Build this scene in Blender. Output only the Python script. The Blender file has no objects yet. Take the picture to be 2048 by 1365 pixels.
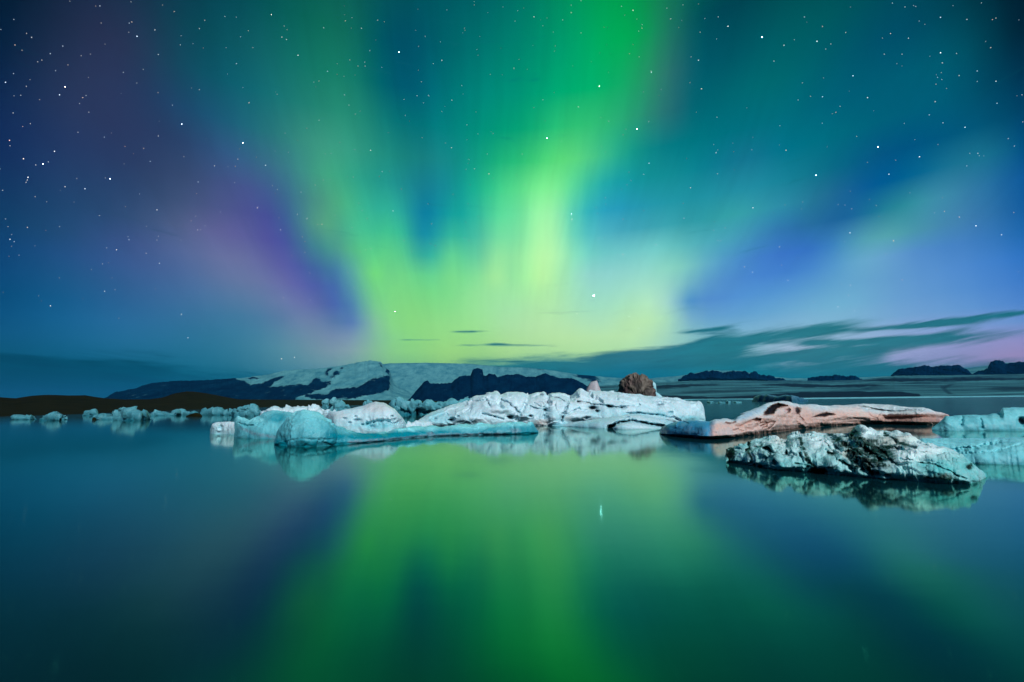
import bpy, math, random
import numpy as np
from mathutils import Matrix, Vector

# ------------------------------------------------------------------ camera
SC = bpy.context.scene
COL = SC.collection
CAM_H = 2.0
FPX = 910.0                      # focal length in pixels of a 2048 px wide frame
PITCH = math.atan((803.0 - 682.5) / FPX)
ROLL = math.atan(0.0106)
cam_d = bpy.data.cameras.new('camera')
cam_d.lens = 36.0 * FPX / 2048.0
cam_d.sensor_width = 36.0
cam_d.sensor_fit = 'HORIZONTAL'
cam_d.clip_start = 0.1
cam_d.clip_end = 300000.0
cam = bpy.data.objects.new('camera', cam_d)
COL.objects.link(cam)
ROT = (Matrix.Rotation(math.pi / 2 + PITCH, 3, 'X') @ Matrix.Rotation(-ROLL, 3, 'Z'))
M4 = ROT.to_4x4()
M4.translation = (0, 0, CAM_H)
cam.matrix_world = M4
SC.camera = cam
RN = np.array(ROT)


def rays(px, py):
    px = np.asarray(px, float); py = np.asarray(py, float)
    d = np.stack([(px - 1024.0) / FPX, -(py - 682.5) / FPX, -np.ones_like(px)], -1)
    return d @ RN.T


def azel(px, py):
    d = rays(px, py)
    n = np.linalg.norm(d, axis=-1)
    return np.arctan2(d[..., 0], d[..., 1]), np.arcsin(d[..., 2] / n)


def to_pix(p):
    q = (p - np.array([0, 0, CAM_H])) @ RN
    return 1024.0 + FPX * q[..., 0] / -q[..., 2], 682.5 - FPX * q[..., 1] / -q[..., 2]


# ------------------------------------------------------------------ render
SC.view_settings.view_transform = 'Standard'
SC.view_settings.look = 'None'
SC.view_settings.exposure = 0.0
SC.view_settings.gamma = 1.0
SC.view_settings.use_curve_mapping = False
SC.render.engine = 'CYCLES'
SC.cycles.use_denoising = True
SC.cycles.max_bounces = 6
SC.cycles.volume_bounces = 0
SC.cycles.caustics_reflective = False
SC.cycles.caustics_refractive = False
SC.cycles.sample_clamp_indirect = 4.0

# ------------------------------------------------------------------ sky: aurora over a dark blue night
def lin(c):
    c = np.asarray(c, float) / 255.0
    return np.where(c <= 0.04045, c / 12.92, ((c + 0.055) / 1.055) ** 2.4)


SKY = {
    0: '0 3 22 44.6,128 24 38 65.1,256 28 48 74.4,384 10 62 79,512 5 80 85,640 8 95 80,768 5 85 88,896 0 88 95,1024 0 110 100,1152 0 150 90,1280 5 150 74.4,1340 20 118 83.7,1408 0 75 79,1536 0 75 81.8,1664 0 85 88.4,1792 0 72 88.4,1920 0 60 74.4,2048 0 18 32.6',
    100: '0 8 30 60.5,128 35 48 79,256 40 52 83.7,384 12 75 88.4,512 15 95 100,640 15 115 95,720 15 110 95,768 0 85 100,896 0 100 105,1024 0 130 110,1152 0 165 105,1280 10 160 88.4,1340 42 118 108,1408 0 85 97.7,1536 0 95 102.3,1664 0 90 102.3,1792 0 80 107,1920 0 80 97.7,2048 0 40 61.4',
    200: '0 15 38 79,128 38 52 88.4,256 40 54 91.1,384 25 75 107,512 20 105 115,640 30 130 110,720 25 130 110,790 0 95 110,896 0 120 120,1024 0 150 120,1100 0 170 115,1180 10 180 110,1280 40 150 107,1340 45 110 111.6,1408 0 100 111.6,1536 0 110 116.2,1664 0 95 116.2,1792 0 95 116.2,1920 0 85 111.6,2048 0 58 91.1',
    300: '0 18 42 88.4,128 35 55 97.7,256 42 56 94.9,384 46 68 107.9,460 48 92 132,512 45 108 128,560 50 122 125,640 62 155 130,720 48 152 128,800 24 132 122,896 14 135 130,980 12 160 122,1040 25 180 118,1100 70 205 120,1160 85 212 125,1210 60 190 135,1260 25 155 134.8,1320 8 130 134.8,1400 0 122 132.1,1500 15 114 137.6,1600 0 115 134.8,1700 0 104 128.3,1750 5 89 128.3,1830 0 84 128.3,1920 10 100 134.8,1980 20 110 139.5,2048 2 78 130.2',
    350: '0 18 48 93,128 34 60 102.3,256 42 62 102.3,384 56 74 113.5,450 64 82 132,500 66 90 140,560 62 115 140,600 60 138 135,650 66 165 130,700 52 162 132,760 34 150 135,820 26 132 135,870 28 134 142,930 20 150 138,980 35 185 132,1040 70 214 130,1090 95 228 128,1140 100 228 138,1180 66 196 152,1220 36 170 160,1280 18 148 150.7,1350 18 140 148.8,1450 22 128 152.5,1560 18 128 150.7,1640 18 114 139.5,1720 10 94 141.4,1800 0 92 142.3,1860 18 112 148.8,1930 42 125 153.5,2048 12 88 153.5',
    400: '0 18 55 97.7,128 32 65 107,256 45 70 109.7,384 66 82 122.8,450 72 84 134,510 72 84 146,560 62 102 145,600 66 128 138,640 75 152 132,690 72 178 130,740 48 172 149,800 41 160 152,850 14 128 154,900 20 150 154,950 30 180 149,1000 80 218 149,1050 118 236 154,1095 150 248 164,1130 120 232 169,1160 70 200 174,1210 34 162 184,1280 34 156 175.8,1400 34 150 165.5,1500 44 152 167.4,1580 42 140 163.7,1640 36 116 151.6,1700 28 99 154.4,1760 8 102 154.4,1800 28 126 151.6,1860 60 145 167.4,1930 60 130 172.1,2000 40 110 167.4,2048 15 90 158.1',
    450: '0 16 60 102.3,128 34 72 113.5,256 52 78 120.9,384 85 95 137.6,450 92 92 152,500 80 84 148,545 72 78 154,590 66 118 150,640 86 162 132,680 76 172 138,720 68 192 146,760 58 186 148,800 56 192 149,848 12 122 166,880 30 160 162,920 34 176 156,945 46 172 162,985 98 222 159,1030 110 228 166,1060 142 242 166,1092 172 252 174,1118 150 240 176,1150 92 208 188,1200 70 178 196,1280 58 164 183.3,1400 54 160 169.3,1480 64 164 173,1560 50 125 174.8,1640 38 109 160.9,1700 34 108 160.9,1750 62 149 158.1,1820 70 156 161.8,1900 70 136 178.6,1980 56 120 178.6,2048 26 100 167.4',
    500: '0 15 65 115,128 35 78 130,256 60 85 140,384 90 105 152,470 104 108 158,520 92 98 160,560 80 80 160,600 68 108 156,640 68 140 148,690 84 172 140,720 88 200 136,760 88 206 140,800 88 206 142,845 40 162 162,870 46 175 162,905 100 216 152,950 74 190 162,985 140 230 162,1030 138 230 166,1060 168 246 166,1095 190 253 176,1125 165 245 182,1160 124 222 194,1220 108 202 202,1300 118 208 204,1400 92 182 195,1480 74 148 200,1560 60 120 200,1640 60 125 200,1695 84 158 200,1745 106 176 200,1800 96 156 205,1900 76 136 205,2000 60 125 200,2048 45 115 195',
    550: '0 12 70 118,128 30 85 134,256 54 92 144,384 80 108 156,470 104 118 162,530 104 112 164,580 94 96 168,620 74 96 168,660 70 118 165,700 88 160 172,735 114 216 132,780 114 216 136,820 114 220 138,860 102 214 146,900 124 226 144,950 130 226 154,990 168 240 159,1030 152 236 164,1060 178 250 164,1090 192 252 170,1120 172 242 179,1170 152 222 204,1230 148 218 209,1300 152 222 204,1360 138 210 195,1420 98 165 205,1480 78 140 208,1600 74 138 208,1700 100 165 208,1800 100 158 210,1900 90 148 212,2048 62 125 204',
    600: '0 8 75 120,128 22 90 138,256 45 98 148,384 68 114 160,512 95 125 165,590 108 118 172,630 90 102 170,665 78 108 172,700 78 132 182,725 108 190 154,760 122 216 138,800 132 222 134,850 128 224 134,900 134 228 142,950 154 234 156,1024 165 236 169,1100 182 242 174,1160 165 230 194,1240 168 232 200,1300 180 236 200,1335 165 220 210,1360 108 172 205,1408 88 148 210,1500 90 155 215,1600 105 170 215,1700 115 180 215,1800 110 165 215,1900 100 155 215,2048 80 135 210',
    640: '0 14 83 128,128 24 97 144,256 42 107 155,384 55 115 155,500 72 126 162,560 92 128 166,620 112 132 172,670 88 122 170,715 100 142 184,745 134 198 162,780 138 222 136,830 144 226 130,880 148 228 138,950 162 236 152,1020 176 236 172,1100 188 240 176,1200 178 234 192,1280 192 240 182,1330 178 232 194,1365 140 196 205,1420 112 172 210,1536 118 178 215,1664 132 188 218,1792 128 175 218,1920 122 165 218,2048 108 152 214',
    690: '0 13 85 120,256 34 109 148,400 45 118 150,560 90 145 165,640 122 152 170,700 138 166 179,760 138 206 152,850 152 226 132,950 162 226 138,1050 182 234 159,1150 192 240 168,1250 192 240 178,1330 168 222 199,1400 140 200 200,1500 150 198 215,1650 165 195 222,1800 165 180 222,1920 158 162 214,2048 165 150 205',
    725: '0 5 82 108,256 20 102 132,512 60 128 150,640 110 156 166,768 138 202 142,900 156 218 126,1024 160 218 145,1150 162 222 160,1280 155 218 180,1408 145 205 195,1600 168 190 215,1800 155 165 210,2048 165 148 195',
    760: '0 0 80 105,256 0 90 115,512 40 120 140,768 70 150 150,1024 40 140 150,1280 10 130 150,1536 20 130 150,1800 60 140 160,2048 140 140 190',
}
pts, cols = [], []
for yy, row in SKY.items():
    for it in row.split(','):
        v = [float(q) for q in it.split()]
        pts.append((v[0], yy)); cols.append(v[1:])
# a quiet surround so that the sky goes on softly outside the frame
for x_, y_, c_ in ((-400, 0, (8, 30, 60)), (-400, 300, (12, 42, 88)), (-400, 600, (6, 68, 110)), (-400, 760, (0, 74, 100)),
                   (2450, 0, (0, 40, 70)), (2450, 300, (10, 80, 125)), (2450, 600, (50, 105, 180)), (2450, 760, (130, 130, 185)),
                   (0, -300, (8, 30, 55)), (512, -300, (10, 70, 80)), (1024, -300, (0, 95, 90)), (1300, -300, (4, 120, 75)), (2048, -300, (0, 40, 65))):
    pts.append((x_, y_)); cols.append(c_)
pts = np.array(pts, float); cols = lin(np.array(cols))
a_, e_ = azel(pts[:, 0], pts[:, 1])
ctrl = np.stack([a_, e_ * 1.6], -1)


def tps(r2):
    return 0.5 * r2 * np.log(np.maximum(r2, 1e-12))


def tps_fit(c, v, lam=1e-5):
    n = len(c)
    K = tps(((c[:, None] - c[None]) ** 2).sum(-1)) + lam * np.eye(n)
    P = np.hstack([np.ones((n, 1)), c])
    A = np.vstack([np.hstack([K, P]), np.hstack([P.T, np.zeros((3, 3))])])
    return np.linalg.solve(A, np.vstack([v, np.zeros((3, v.shape[1]))]))


SKYW = tps_fit(ctrl, np.sqrt(cols))


def sky_eval(az, el):
    q = np.stack([az, el * 1.6], -1)
    K = tps(((q[:, None] - ctrl[None]) ** 2).sum(-1))
    s = K @ SKYW[:len(ctrl)] + np.hstack([np.ones((len(q), 1)), q]) @ SKYW[len(ctrl):]
    return np.clip(s, 0.0, 1.05) ** 2


world = bpy.data.worlds.new('World')
SC.world = world
world.use_nodes = True
NT = world.node_tree
NT.nodes.clear()


class NB:
    """small helper for node trees"""
    def __init__(self, nt): self.nt = nt
    def n(self, t, **kw):
        nd = self.nt.nodes.new(t)
        for k, v in kw.items(): setattr(nd, k, v)
        return nd
    def put(self, sock, v):
        if isinstance(v, bpy.types.NodeSocket): self.nt.links.new(v, sock)
        elif v is not None: sock.default_value = v
    def m(self, op, a, b=None, c=None, clamp=False):
        nd = self.n('ShaderNodeMath', operation=op, use_clamp=clamp)
        for i, v in enumerate((a, b, c)):
            if v is not None: self.put(nd.inputs[i], v)
        return nd.outputs[0]
    def mix(self, f, a, b, bt='MIX'):
        nd = self.n('ShaderNodeMix', data_type='RGBA', blend_type=bt)
        self.put(nd.inputs[0], f); self.put(nd.inputs[6], a); self.put(nd.inputs[7], b)
        return nd.outputs[2]
    def rng(self, v, a, b, c=0.0, d=1.0, it='LINEAR'):
        nd = self.n('ShaderNodeMapRange', interpolation_type=it)
        nd.clamp = True
        for i, q in enumerate((v, a, b, c, d)): self.put(nd.inputs[i], q)
        return nd.outputs[0]
    def xyz(self, x, y, z):
        nd = self.n('ShaderNodeCombineXYZ')
        for i, q in enumerate((x, y, z)): self.put(nd.inputs[i], q)
        return nd.outputs[0]
    def noise(self, vec, scale=1.0, detail=2.0, rough=0.5, dist=0.0):
        nd = self.n('ShaderNodeTexNoise')
        if vec is not None: self.nt.links.new(vec, nd.inputs['Vector'])
        nd.inputs['Scale'].default_value = scale; nd.inputs['Detail'].default_value = detail
        nd.inputs['Roughness'].default_value = rough; nd.inputs['Distortion'].default_value = dist
        return nd.outputs['Fac']
    def ramp(self, f, stops, interp='LINEAR'):
        nd = self.n('ShaderNodeValToRGB')
        cr = nd.color_ramp; cr.interpolation = interp
        while len(cr.elements) > 1: cr.elements.remove(cr.elements[-1])
        cr.elements[0].position = stops[0][0]
        cr.elements[0].color = (*stops[0][1], 1)
        for p, c in stops[1:]:
            e = cr.elements.new(p); e.color = (*c, 1)
        self.put(nd.inputs[0], f)
        return nd.outputs[0]


W = NB(NT)
tc = W.n('ShaderNodeTexCoord')
sep = W.n('ShaderNodeSeparateXYZ')
NT.links.new(tc.outputs['Generated'], sep.inputs[0])
AZ = W.m('ARCTAN2', sep.outputs[0], sep.outputs[1])
EL = W.m('ARCSINE', sep.outputs[2])
# slow waviness so that the curtains do not look drawn with a ruler
wv = W.noise(W.xyz(W.m('MULTIPLY', AZ, 5.0), W.m('MULTIPLY', EL, 2.2), 3.0), 1.0, 2.0)
AZw = W.m('ADD', AZ, W.m('MULTIPLY', W.m('SUBTRACT', wv, 0.5), 0.02))
AMAX = math.radians(58)
fL = W.m('DIVIDE', W.m('ADD', AZw, AMAX), AMAX, clamp=True)
fR = W.m('DIVIDE', AZw, AMAX, clamp=True)
side = W.m('GREATER_THAN', AZw, 0.0)
# behind the camera both ends run into one quiet blue
back = W.rng(W.m('ABSOLUTE', AZ), math.radians(58), math.radians(110), 0, 1, 'SMOOTHSTEP')
ROWS = [-1, 1.0, 2.2, 3.4, 4.8, 6.2, 7.8, 9.5, 11.5, 13.5, 15.5, 18, 20.5, 23, 26, 29, 32.5, 36, 40, 45, 50]
cur = None
for k, ed in enumerate(ROWS):
    n_ = 31
    azs = np.linspace(-AMAX, 0, n_)
    cl = sky_eval(azs, np.full(n_, math.radians(ed)))
    cr_ = sky_eval(azs + AMAX, np.full(n_, math.radians(ed)))
    ps = np.linspace(0, 1, n_)
    rl = W.ramp(fL, [(p, c) for p, c in zip(ps, cl)], 'CARDINAL')
    rr = W.ramp(fR, [(p, c) for p, c in zip(ps, cr_)], 'CARDINAL')
    row = W.mix(side, rl, rr)
    if cur is None:
        cur = row
    else:
        f = W.rng(EL, math.radians(ROWS[k - 1]), math.radians(ed))
        cur = W.mix(f, cur, row)
# rays fanning up from the horizon
azc = W.m('ADD', AZ, 0.07)
th = W.m('ARCTAN2', W.m('ADD', EL, 0.10), azc)
rr_ = W.m('SQRT', W.m('ADD', W.m('MULTIPLY', azc, azc), W.m('MULTIPLY', EL, EL)))
st = W.noise(W.xyz(W.m('MULTIPLY', th, 5.0), W.m('MULTIPLY', rr_, 2.4), 0.0), 1.0, 2.0, 0.5, 0.4)
th2 = W.m('DIVIDE', azc, W.m('ADD', EL, 0.55))
sf = W.noise(W.xyz(W.m('MULTIPLY', th2, 24.0), W.m('MULTIPLY', EL, 3.0), 4.0), 1.0, 3.0, 0.62, 0.9)
stm = W.rng(EL, 0.10, 0.32, 0.03, 0.14)
stv = W.m('ADD', 1.0, W.m('MULTIPLY', W.m('SUBTRACT', st, 0.5), stm))
stv = W.m('ADD', stv, W.m('MULTIPLY', W.m('SUBTRACT', sf, 0.5), W.m('MULTIPLY', W.rng(W.m('ABSOLUTE', azc), 0.25, 0.75, 1.7, 0.7), stm)))
cur = W.mix(1.0, cur, W.xyz(stv, stv, stv), 'MULTIPLY')
# low streaks of cloud
def el_of(x, y):
    return float(azel(x, y)[1])
def az_of(x, y):
    return float(azel(x, y)[0])
CT = [(-200, 685), (0, 692), (250, 710), (450, 730), (580, 746), (760, 745), (880, 724), (1000, 715), (1150, 709), (1300, 704), (1450, 706), (1560, 714), (1650, 710), (1750, 706), (1800, 718), (1850, 724), (1950, 722), (2048, 718), (2250, 712)]
AW = math.radians(66)
afac = W.m('DIVIDE', W.m('ADD', AZ, AW), 2 * AW, clamp=True)
ctop = W.ramp(afac, [((az_of(x, y) + AW) / (2 * AW), (el_of(x, y) / 0.4,) * 3) for x, y in CT], 'EASE')
ctop = W.m('MULTIPLY', ctop, 0.4)
tilt = W.m('MULTIPLY', W.rng(AZ, 0.05, 0.9), W.m('MULTIPLY', AZ, 0.10))
tilt = W.m('ADD', tilt, W.m('MULTIPLY', W.rng(AZ, -0.95, -0.2, 1, 0), W.m('MULTIPLY', AZ, -0.05)))
els = W.m('SUBTRACT', EL, tilt)
cn = W.noise(W.xyz(W.m('MULTIPLY', AZ, 4.5), W.m('MULTIPLY', els, 48.0), 1.7), 1.0, 6.0, 0.58, 0.7)
cb = W.rng(W.m('SUBTRACT', ctop, EL), -0.014, 0.035, -0.30, 0.46)
for x1, y1, x2, y2, hw, sg in ((1330, 700, 1780, 640, 14, .60), (1470, 722, 2120, 650, 10, .60), (1780, 655, 2130, 615, 4, .55), (1690, 663, 2000, 640, 3, .36), (1180, 716, 1520, 690, 11, .45), (785, 680, 900, 680, 2.6, .46),
                               (900, 692, 1015, 688, 3, .42), (975, 691, 1130, 691, 3, .42), (1330, 668, 1480, 654, 4, .40), (900, 664, 960, 663, 2, .36), (1560, 690, 1900, 672, 4, .36)):
    a1, a2, e1, e2 = az_of(x1, y1), az_of(x2, y2), el_of(x1, y1), el_of(x2, y2)
    t_ = W.rng(AZ, a1, a2)
    ln = W.m('MULTIPLY_ADD', t_, e2 - e1, e1)
    dd = W.m('DIVIDE', W.m('SUBTRACT', EL, ln), 1.25 * hw / FPX)
    gs = W.m('EXPONENT', W.m('MULTIPLY', W.m('MULTIPLY', dd, dd), -1.0))
    en = W.m('MULTIPLY', W.rng(AZ, a1 - 0.02, a1 + 0.35 * (a2 - a1), 0, 1, 'SMOOTHSTEP'), W.rng(AZ, a2 - 0.3 * (a2 - a1), a2 + 0.02, 1, 0, 'SMOOTHSTEP'))
    cb = W.m('ADD', cb, W.m('MULTIPLY', W.m('MULTIPLY', gs, en), sg))
cf = W.noise(W.xyz(W.m('MULTIPLY', AZ, 14.0), W.m('MULTIPLY', els, 130.0), 7.7), 1.0, 5.0, 0.6, 0.5)
csum = W.m('ADD', W.m('ADD', cn, cb), W.m('MULTIPLY', W.m('SUBTRACT', cf, 0.5), 0.35))
cden = W.rng(csum, 0.33, 0.76, 0.0, 0.93, 'SMOOTHSTEP')
cvar = W.rng(W.m('ADD', W.m('MULTIPLY', cn, 0.5), W.m('MULTIPLY', cf, 0.5)), 0.30, 0.70, 1.30, 0.72)
ccol = W.ramp(afac, [((az_of(x, 740) + AW) / (2 * AW), tuple(lin(c))) for x, c in (
    (0, (0, 62, 82)), (300, (0, 74, 94)), (600, (20, 108, 126)), (850, (30, 122, 130)), (1050, (0, 116, 130)), (1250, (0, 108, 132)),
    (1450, (8, 116, 128)), (1700, (12, 116, 124)), (2048, (18, 108, 118)))], 'LINEAR')
ccol = W.mix(1.0, ccol, W.xyz(cvar, cvar, cvar), 'MULTIPLY')
cur = W.mix(cden, cur, ccol)
cur = W.mix(back, cur, (0.006, 0.055, 0.12, 1))
bgn = W.n('ShaderNodeBackground')
NT.links.new(cur, bgn.inputs[0])
bgn.inputs[1].default_value = 1.0
wo = W.n('ShaderNodeOutputWorld')
NT.links.new(bgn.outputs[0], wo.inputs[0])

# ------------------------------------------------------------------ moonlight from behind the camera
SUN_AZ, SUN_EL = math.radians(155), math.radians(36)   # azimuth from +Y towards +X
sun_d = bpy.data.lights.new('moon', 'SUN')
sun_d.energy = 3.2
sun_d.angle = math.radians(9)
sun_d.color = (0.88, 0.97, 1.0)
sun = bpy.data.objects.new('moon', sun_d)
COL.objects.link(sun)
sdir = Vector((math.sin(SUN_AZ) * math.cos(SUN_EL), math.cos(SUN_AZ) * math.cos(SUN_EL), math.sin(SUN_EL)))
sun.rotation_euler = sdir.to_track_quat('Z', 'Y').to_euler()

# ------------------------------------------------------------------ helpers
rng = np.random.default_rng(11)
PERM = rng.permutation(256)
PERM = np.concatenate([PERM, PERM, PERM])
GR = rng.normal(size=(256, 3)); GR /= np.linalg.norm(GR, axis=1)[:, None]


def perlin(p):
    p = np.asarray(p, float)
    i = np.floor(p).astype(int); f = p - i; i &= 255
    u = f * f * f * (f * (f * 6 - 15) + 10)
    out = 0
    for dx in (0, 1):
        for dy in (0, 1):
            for dz in (0, 1):
                h = PERM[PERM[PERM[i[..., 0] + dx] + i[..., 1] + dy] + i[..., 2] + dz] & 255
                g = GR[h]
                d = (g * (f - np.array([dx, dy, dz]))).sum(-1)
                w = (u[..., 0] if dx else 1 - u[..., 0]) * (u[..., 1] if dy else 1 - u[..., 1]) * (u[..., 2] if dz else 1 - u[..., 2])
                out = out + w * d
    return out * 1.5


def fbm(p, oct=4, gain=0.5, ridged=False):
    a, s, t = 1.0, 0.0, 0.0
    for k in range(oct):
        n = perlin(p * 2.03 ** k + 17.3 * k)
        if ridged: n = 1 - 2 * np.abs(n)
        s = s + a * n; t += a; a *= gain
    return s / t


def worley(p):
    """distance to nearest and second nearest feature point"""
    p = np.asarray(p, float)
    i = np.floor(p).astype(int)
    d1 = np.full(p.shape[:-1], 9.0); d2 = d1.copy()
    for dx in (-1, 0, 1):
        for dy in (-1, 0, 1):
            for dz in (-1, 0, 1):
                c = i + np.array([dx, dy, dz])
                h = PERM[PERM[PERM[c[..., 0] & 255] + (c[..., 1] & 255)] + (c[..., 2] & 255)] & 255
                q = c + 0.5 + GR[h] * 0.45
                d = np.linalg.norm(p - q, axis=-1)
                d2 = np.minimum(d2, np.maximum(d, d1)); d1 = np.minimum(d1, d)
    return d1, d2


def cells(p):
    """piecewise tilted planes: the broken faces of ice"""
    p = np.asarray(p, float)
    i = np.floor(p).astype(int)
    best = np.full(p.shape[:-1], 9.0); val = np.zeros(p.shape[:-1])
    for dx in (-1, 0, 1):
        for dy in (-1, 0, 1):
            for dz in (-1, 0, 1):
                c = i + np.array([dx, dy, dz])
                h = PERM[PERM[PERM[c[..., 0] & 255] + (c[..., 1] & 255)] + (c[..., 2] & 255)] & 255
                r = p - (c + 0.5 + GR[h] * 0.45)
                d = np.linalg.norm(r, axis=-1)
                g = GR[(h * 7 + 31) & 255]
                v = (r * g).sum(-1) + 0.35 * g[..., 2]
                m = d < best
                best = np.where(m, d, best); val = np.where(m, v, val)
    return val


def link(name, verts, faces, mat, parent=None, attrs=None, smooth=True):
    me = bpy.data.meshes.new(name)
    verts = np.asarray(verts, float).reshape(-1, 3)
    if isinstance(faces, np.ndarray) and faces.ndim == 2:
        nf, k = faces.shape
        me.vertices.add(len(verts)); me.vertices.foreach_set('co', verts.ravel())
        me.loops.add(nf * k); me.loops.foreach_set('vertex_index', faces.astype(np.int32).ravel())
        me.polygons.add(nf)
        me.polygons.foreach_set('loop_start', np.arange(0, nf * k, k, dtype=np.int32))
        me.update(calc_edges=True)
    else:
        me.from_pydata([tuple(v) for v in verts], [], [tuple(f) for f in faces]); me.update()
    me.polygons.foreach_set('use_smooth', np.full(len(me.polygons), smooth))
    if attrs:
        for k, v in attrs.items():
            at = me.attributes.new(k, 'FLOAT', 'POINT')
            at.data.foreach_set('value', np.asarray(v, np.float32).ravel())
    me.validate()
    me.materials.append(mat)
    o = bpy.data.objects.new(name, me)
    COL.objects.link(o)
    if parent: o.parent = parent
    return o


def tag(o, label=None, cat=None, group=None, kind=None):
    if label: o['label'] = label
    if cat: o['category'] = cat
    if group: o['group'] = group
    if kind: o['kind'] = kind
    return o


def grid_faces(nu, nv):
    i = np.arange(nu * nv).reshape(nu, nv)
    return np.stack([i[:-1, :-1], i[1:, :-1], i[1:, 1:], i[:-1, 1:]], -1).reshape(-1, 4)


def grid_normals(P):
    du = np.gradient(P, axis=0); dv = np.gradient(P, axis=1)
    n = np.cross(du, dv)
    return n / np.maximum(np.linalg.norm(n, axis=-1, keepdims=True), 1e-9)


def poly_in(x, y, poly):
    """signed membership of points in a pixel polygon"""
    ins = np.zeros(x.shape, bool)
    m = len(poly)
    for i in range(m):
        x1, y1 = poly[i]; x2, y2 = poly[(i + 1) % m]
        c = ((y1 > y) != (y2 > y)) & (x < (x2 - x1) * (y - y1) / ((y2 - y1) or 1e-9) + x1)
        ins ^= c
    return ins


def seg_dist(x, y, line):
    d = np.full(x.shape, 1e9)
    for (x1, y1), (x2, y2) in zip(line[:-1], line[1:]):
        L = (x2 - x1) ** 2 + (y2 - y1) ** 2 + 1e-9
        t = np.clip(((x - x1) * (x2 - x1) + (y - y1) * (y2 - y1)) / L, 0, 1)
        d = np.minimum(d, np.hypot(x - x1 - t * (x2 - x1), y - y1 - t * (y2 - y1)))
    return d


# ------------------------------------------------------------------ materials
def new_mat(name):
    m = bpy.data.materials.new(name)
    m.use_nodes = True
    m.node_tree.nodes.clear()
    b = NB(m.node_tree)
    out = b.n('ShaderNodeOutputMaterial')
    bs = b.n('ShaderNodeBsdfPrincipled')
    m.node_tree.links.new(bs.outputs[0], out.inputs[0])
    return m, b, bs


def attr(b, name):
    nd = b.n('ShaderNodeAttribute'); nd.attribute_name = name
    return nd.outputs['Fac']


def ice_mat(name, white, blue, tan=(0.62, 0.43, 0.36), dark=(0.016, 0.026, 0.032), mid=(0.22, 0.33, 0.40), scale=1.0, sss=0.25, grit=0.6, clump=1.0):
    m, b, bs = new_mat(name)
    g = b.n('ShaderNodeNewGeometry')
    pos = g.outputs['Position']
    n1 = b.noise(pos, 1.3 * scale, 5, 0.6)
    n2 = b.noise(pos, 7.0 * scale, 4, 0.6)
    tint = b.m('ADD', attr(b, 'tint'), b.m('ADD', b.m('MULTIPLY', b.m('SUBTRACT', n1, 0.5), 0.8), b.m('MULTIPLY', b.m('SUBTRACT', n2, 0.5), 0.5)), clamp=True)
    c = b.mix(tint, (*white, 1), (*blue, 1))
    c = b.mix(b.m('ADD', attr(b, 'tan'), b.m('MULTIPLY', b.m('ADD', b.m('MULTIPLY', b.m('SUBTRACT', n2, 0.5), 0.9), b.m('MULTIPLY', b.m('SUBTRACT', n1, 0.5), 1.3)), attr(b, 'tan')), clamp=True), c, (*tan, 1))
    fl = b.noise(pos, 11.0 * scale, 6, 0.72, 0.6)
    c = b.mix(b.rng(fl, 0.60, 0.76, 0, 0.45), c, (*white, 1))
    v = b.rng(n2, 0.3, 0.7, 0.84, 1.08)
    c = b.mix(1.0, c, b.xyz(v, v, v), 'MULTIPLY')
    n3 = b.noise(pos, 16.0 * scale, 4, 0.65)
    at = attr(b, 'dirt_and_shade')  # real ash together with shade painted into the hollows
    n4 = b.noise(pos, 4.0 * scale, 3, 0.55, 0.8)
    dr = b.m('ADD', at, b.m('MULTIPLY', b.m('SUBTRACT', n3, 0.5), grit))
    dr = b.m('ADD', dr, b.m('MULTIPLY', b.m('MULTIPLY', b.m('SUBTRACT', n4, 0.5), 2.2 * clump), at))
    c = b.mix(b.rng(dr, 0.15, 0.50), c, (*mid, 1))
    c = b.mix(b.rng(dr, 0.42, 0.80), c, (*dark, 1))
    b.put(bs.inputs['Base Color'], c)
    b.put(bs.inputs['Roughness'], b.rng(n2, 0.3, 0.7, 0.20, 0.48))
    bs.inputs['IOR'].default_value = 1.31
    bs.inputs['Subsurface Weight'].default_value = sss
    bs.inputs['Subsurface Radius'].default_value = (0.25, 0.8, 1.0)
    bs.inputs['Subsurface Scale'].default_value = 0.12
    bp = b.n('ShaderNodeBump')
    bp.inputs['Strength'].default_value = 0.55
    bp.inputs['Distance'].default_value = 0.05 / scale
    h = b.m('ADD', b.m('MULTIPLY', n2, 0.8), b.m('MULTIPLY', b.noise(pos, 28 * scale, 3, 0.6), 0.35))
    b.put(bp.inputs['Height'], h)
    b.nt.links.new(bp.outputs[0], bs.inputs['Normal'])
    return m


ICE_WHITE = ice_mat('white_ice', (0.74, 0.87, 0.92), (0.16, 0.62, 0.70))
ICE_BLUE = ice_mat('turquoise_ice', (0.30, 0.80, 0.85), (0.0, 0.27, 0.35))
ICE_FACE = ice_mat('tan_ice', (0.74, 0.80, 0.80), (0.05, 0.30, 0.50), tan=(0.80, 0.47, 0.38), dark=(0.012, 0.008, 0.009), mid=(0.26, 0.12, 0.09), grit=0.25, clump=0.25)
ICE_DIRTY = ice_mat('ash_streaked_ice', (0.78, 0.93, 0.93), (0.02, 0.52, 0.52), tan=(0.70, 0.58, 0.48), dark=(0.004, 0.012, 0.009), mid=(0.03, 0.09, 0.075), clump=1.4)
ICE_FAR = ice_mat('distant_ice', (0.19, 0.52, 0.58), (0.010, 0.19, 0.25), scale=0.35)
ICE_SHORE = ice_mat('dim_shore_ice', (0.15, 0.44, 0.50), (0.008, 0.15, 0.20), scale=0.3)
ICE_MURKY = ice_mat('murky_ice', (0.10, 0.25, 0.32), (0.01, 0.10, 0.17), scale=0.3)


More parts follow.
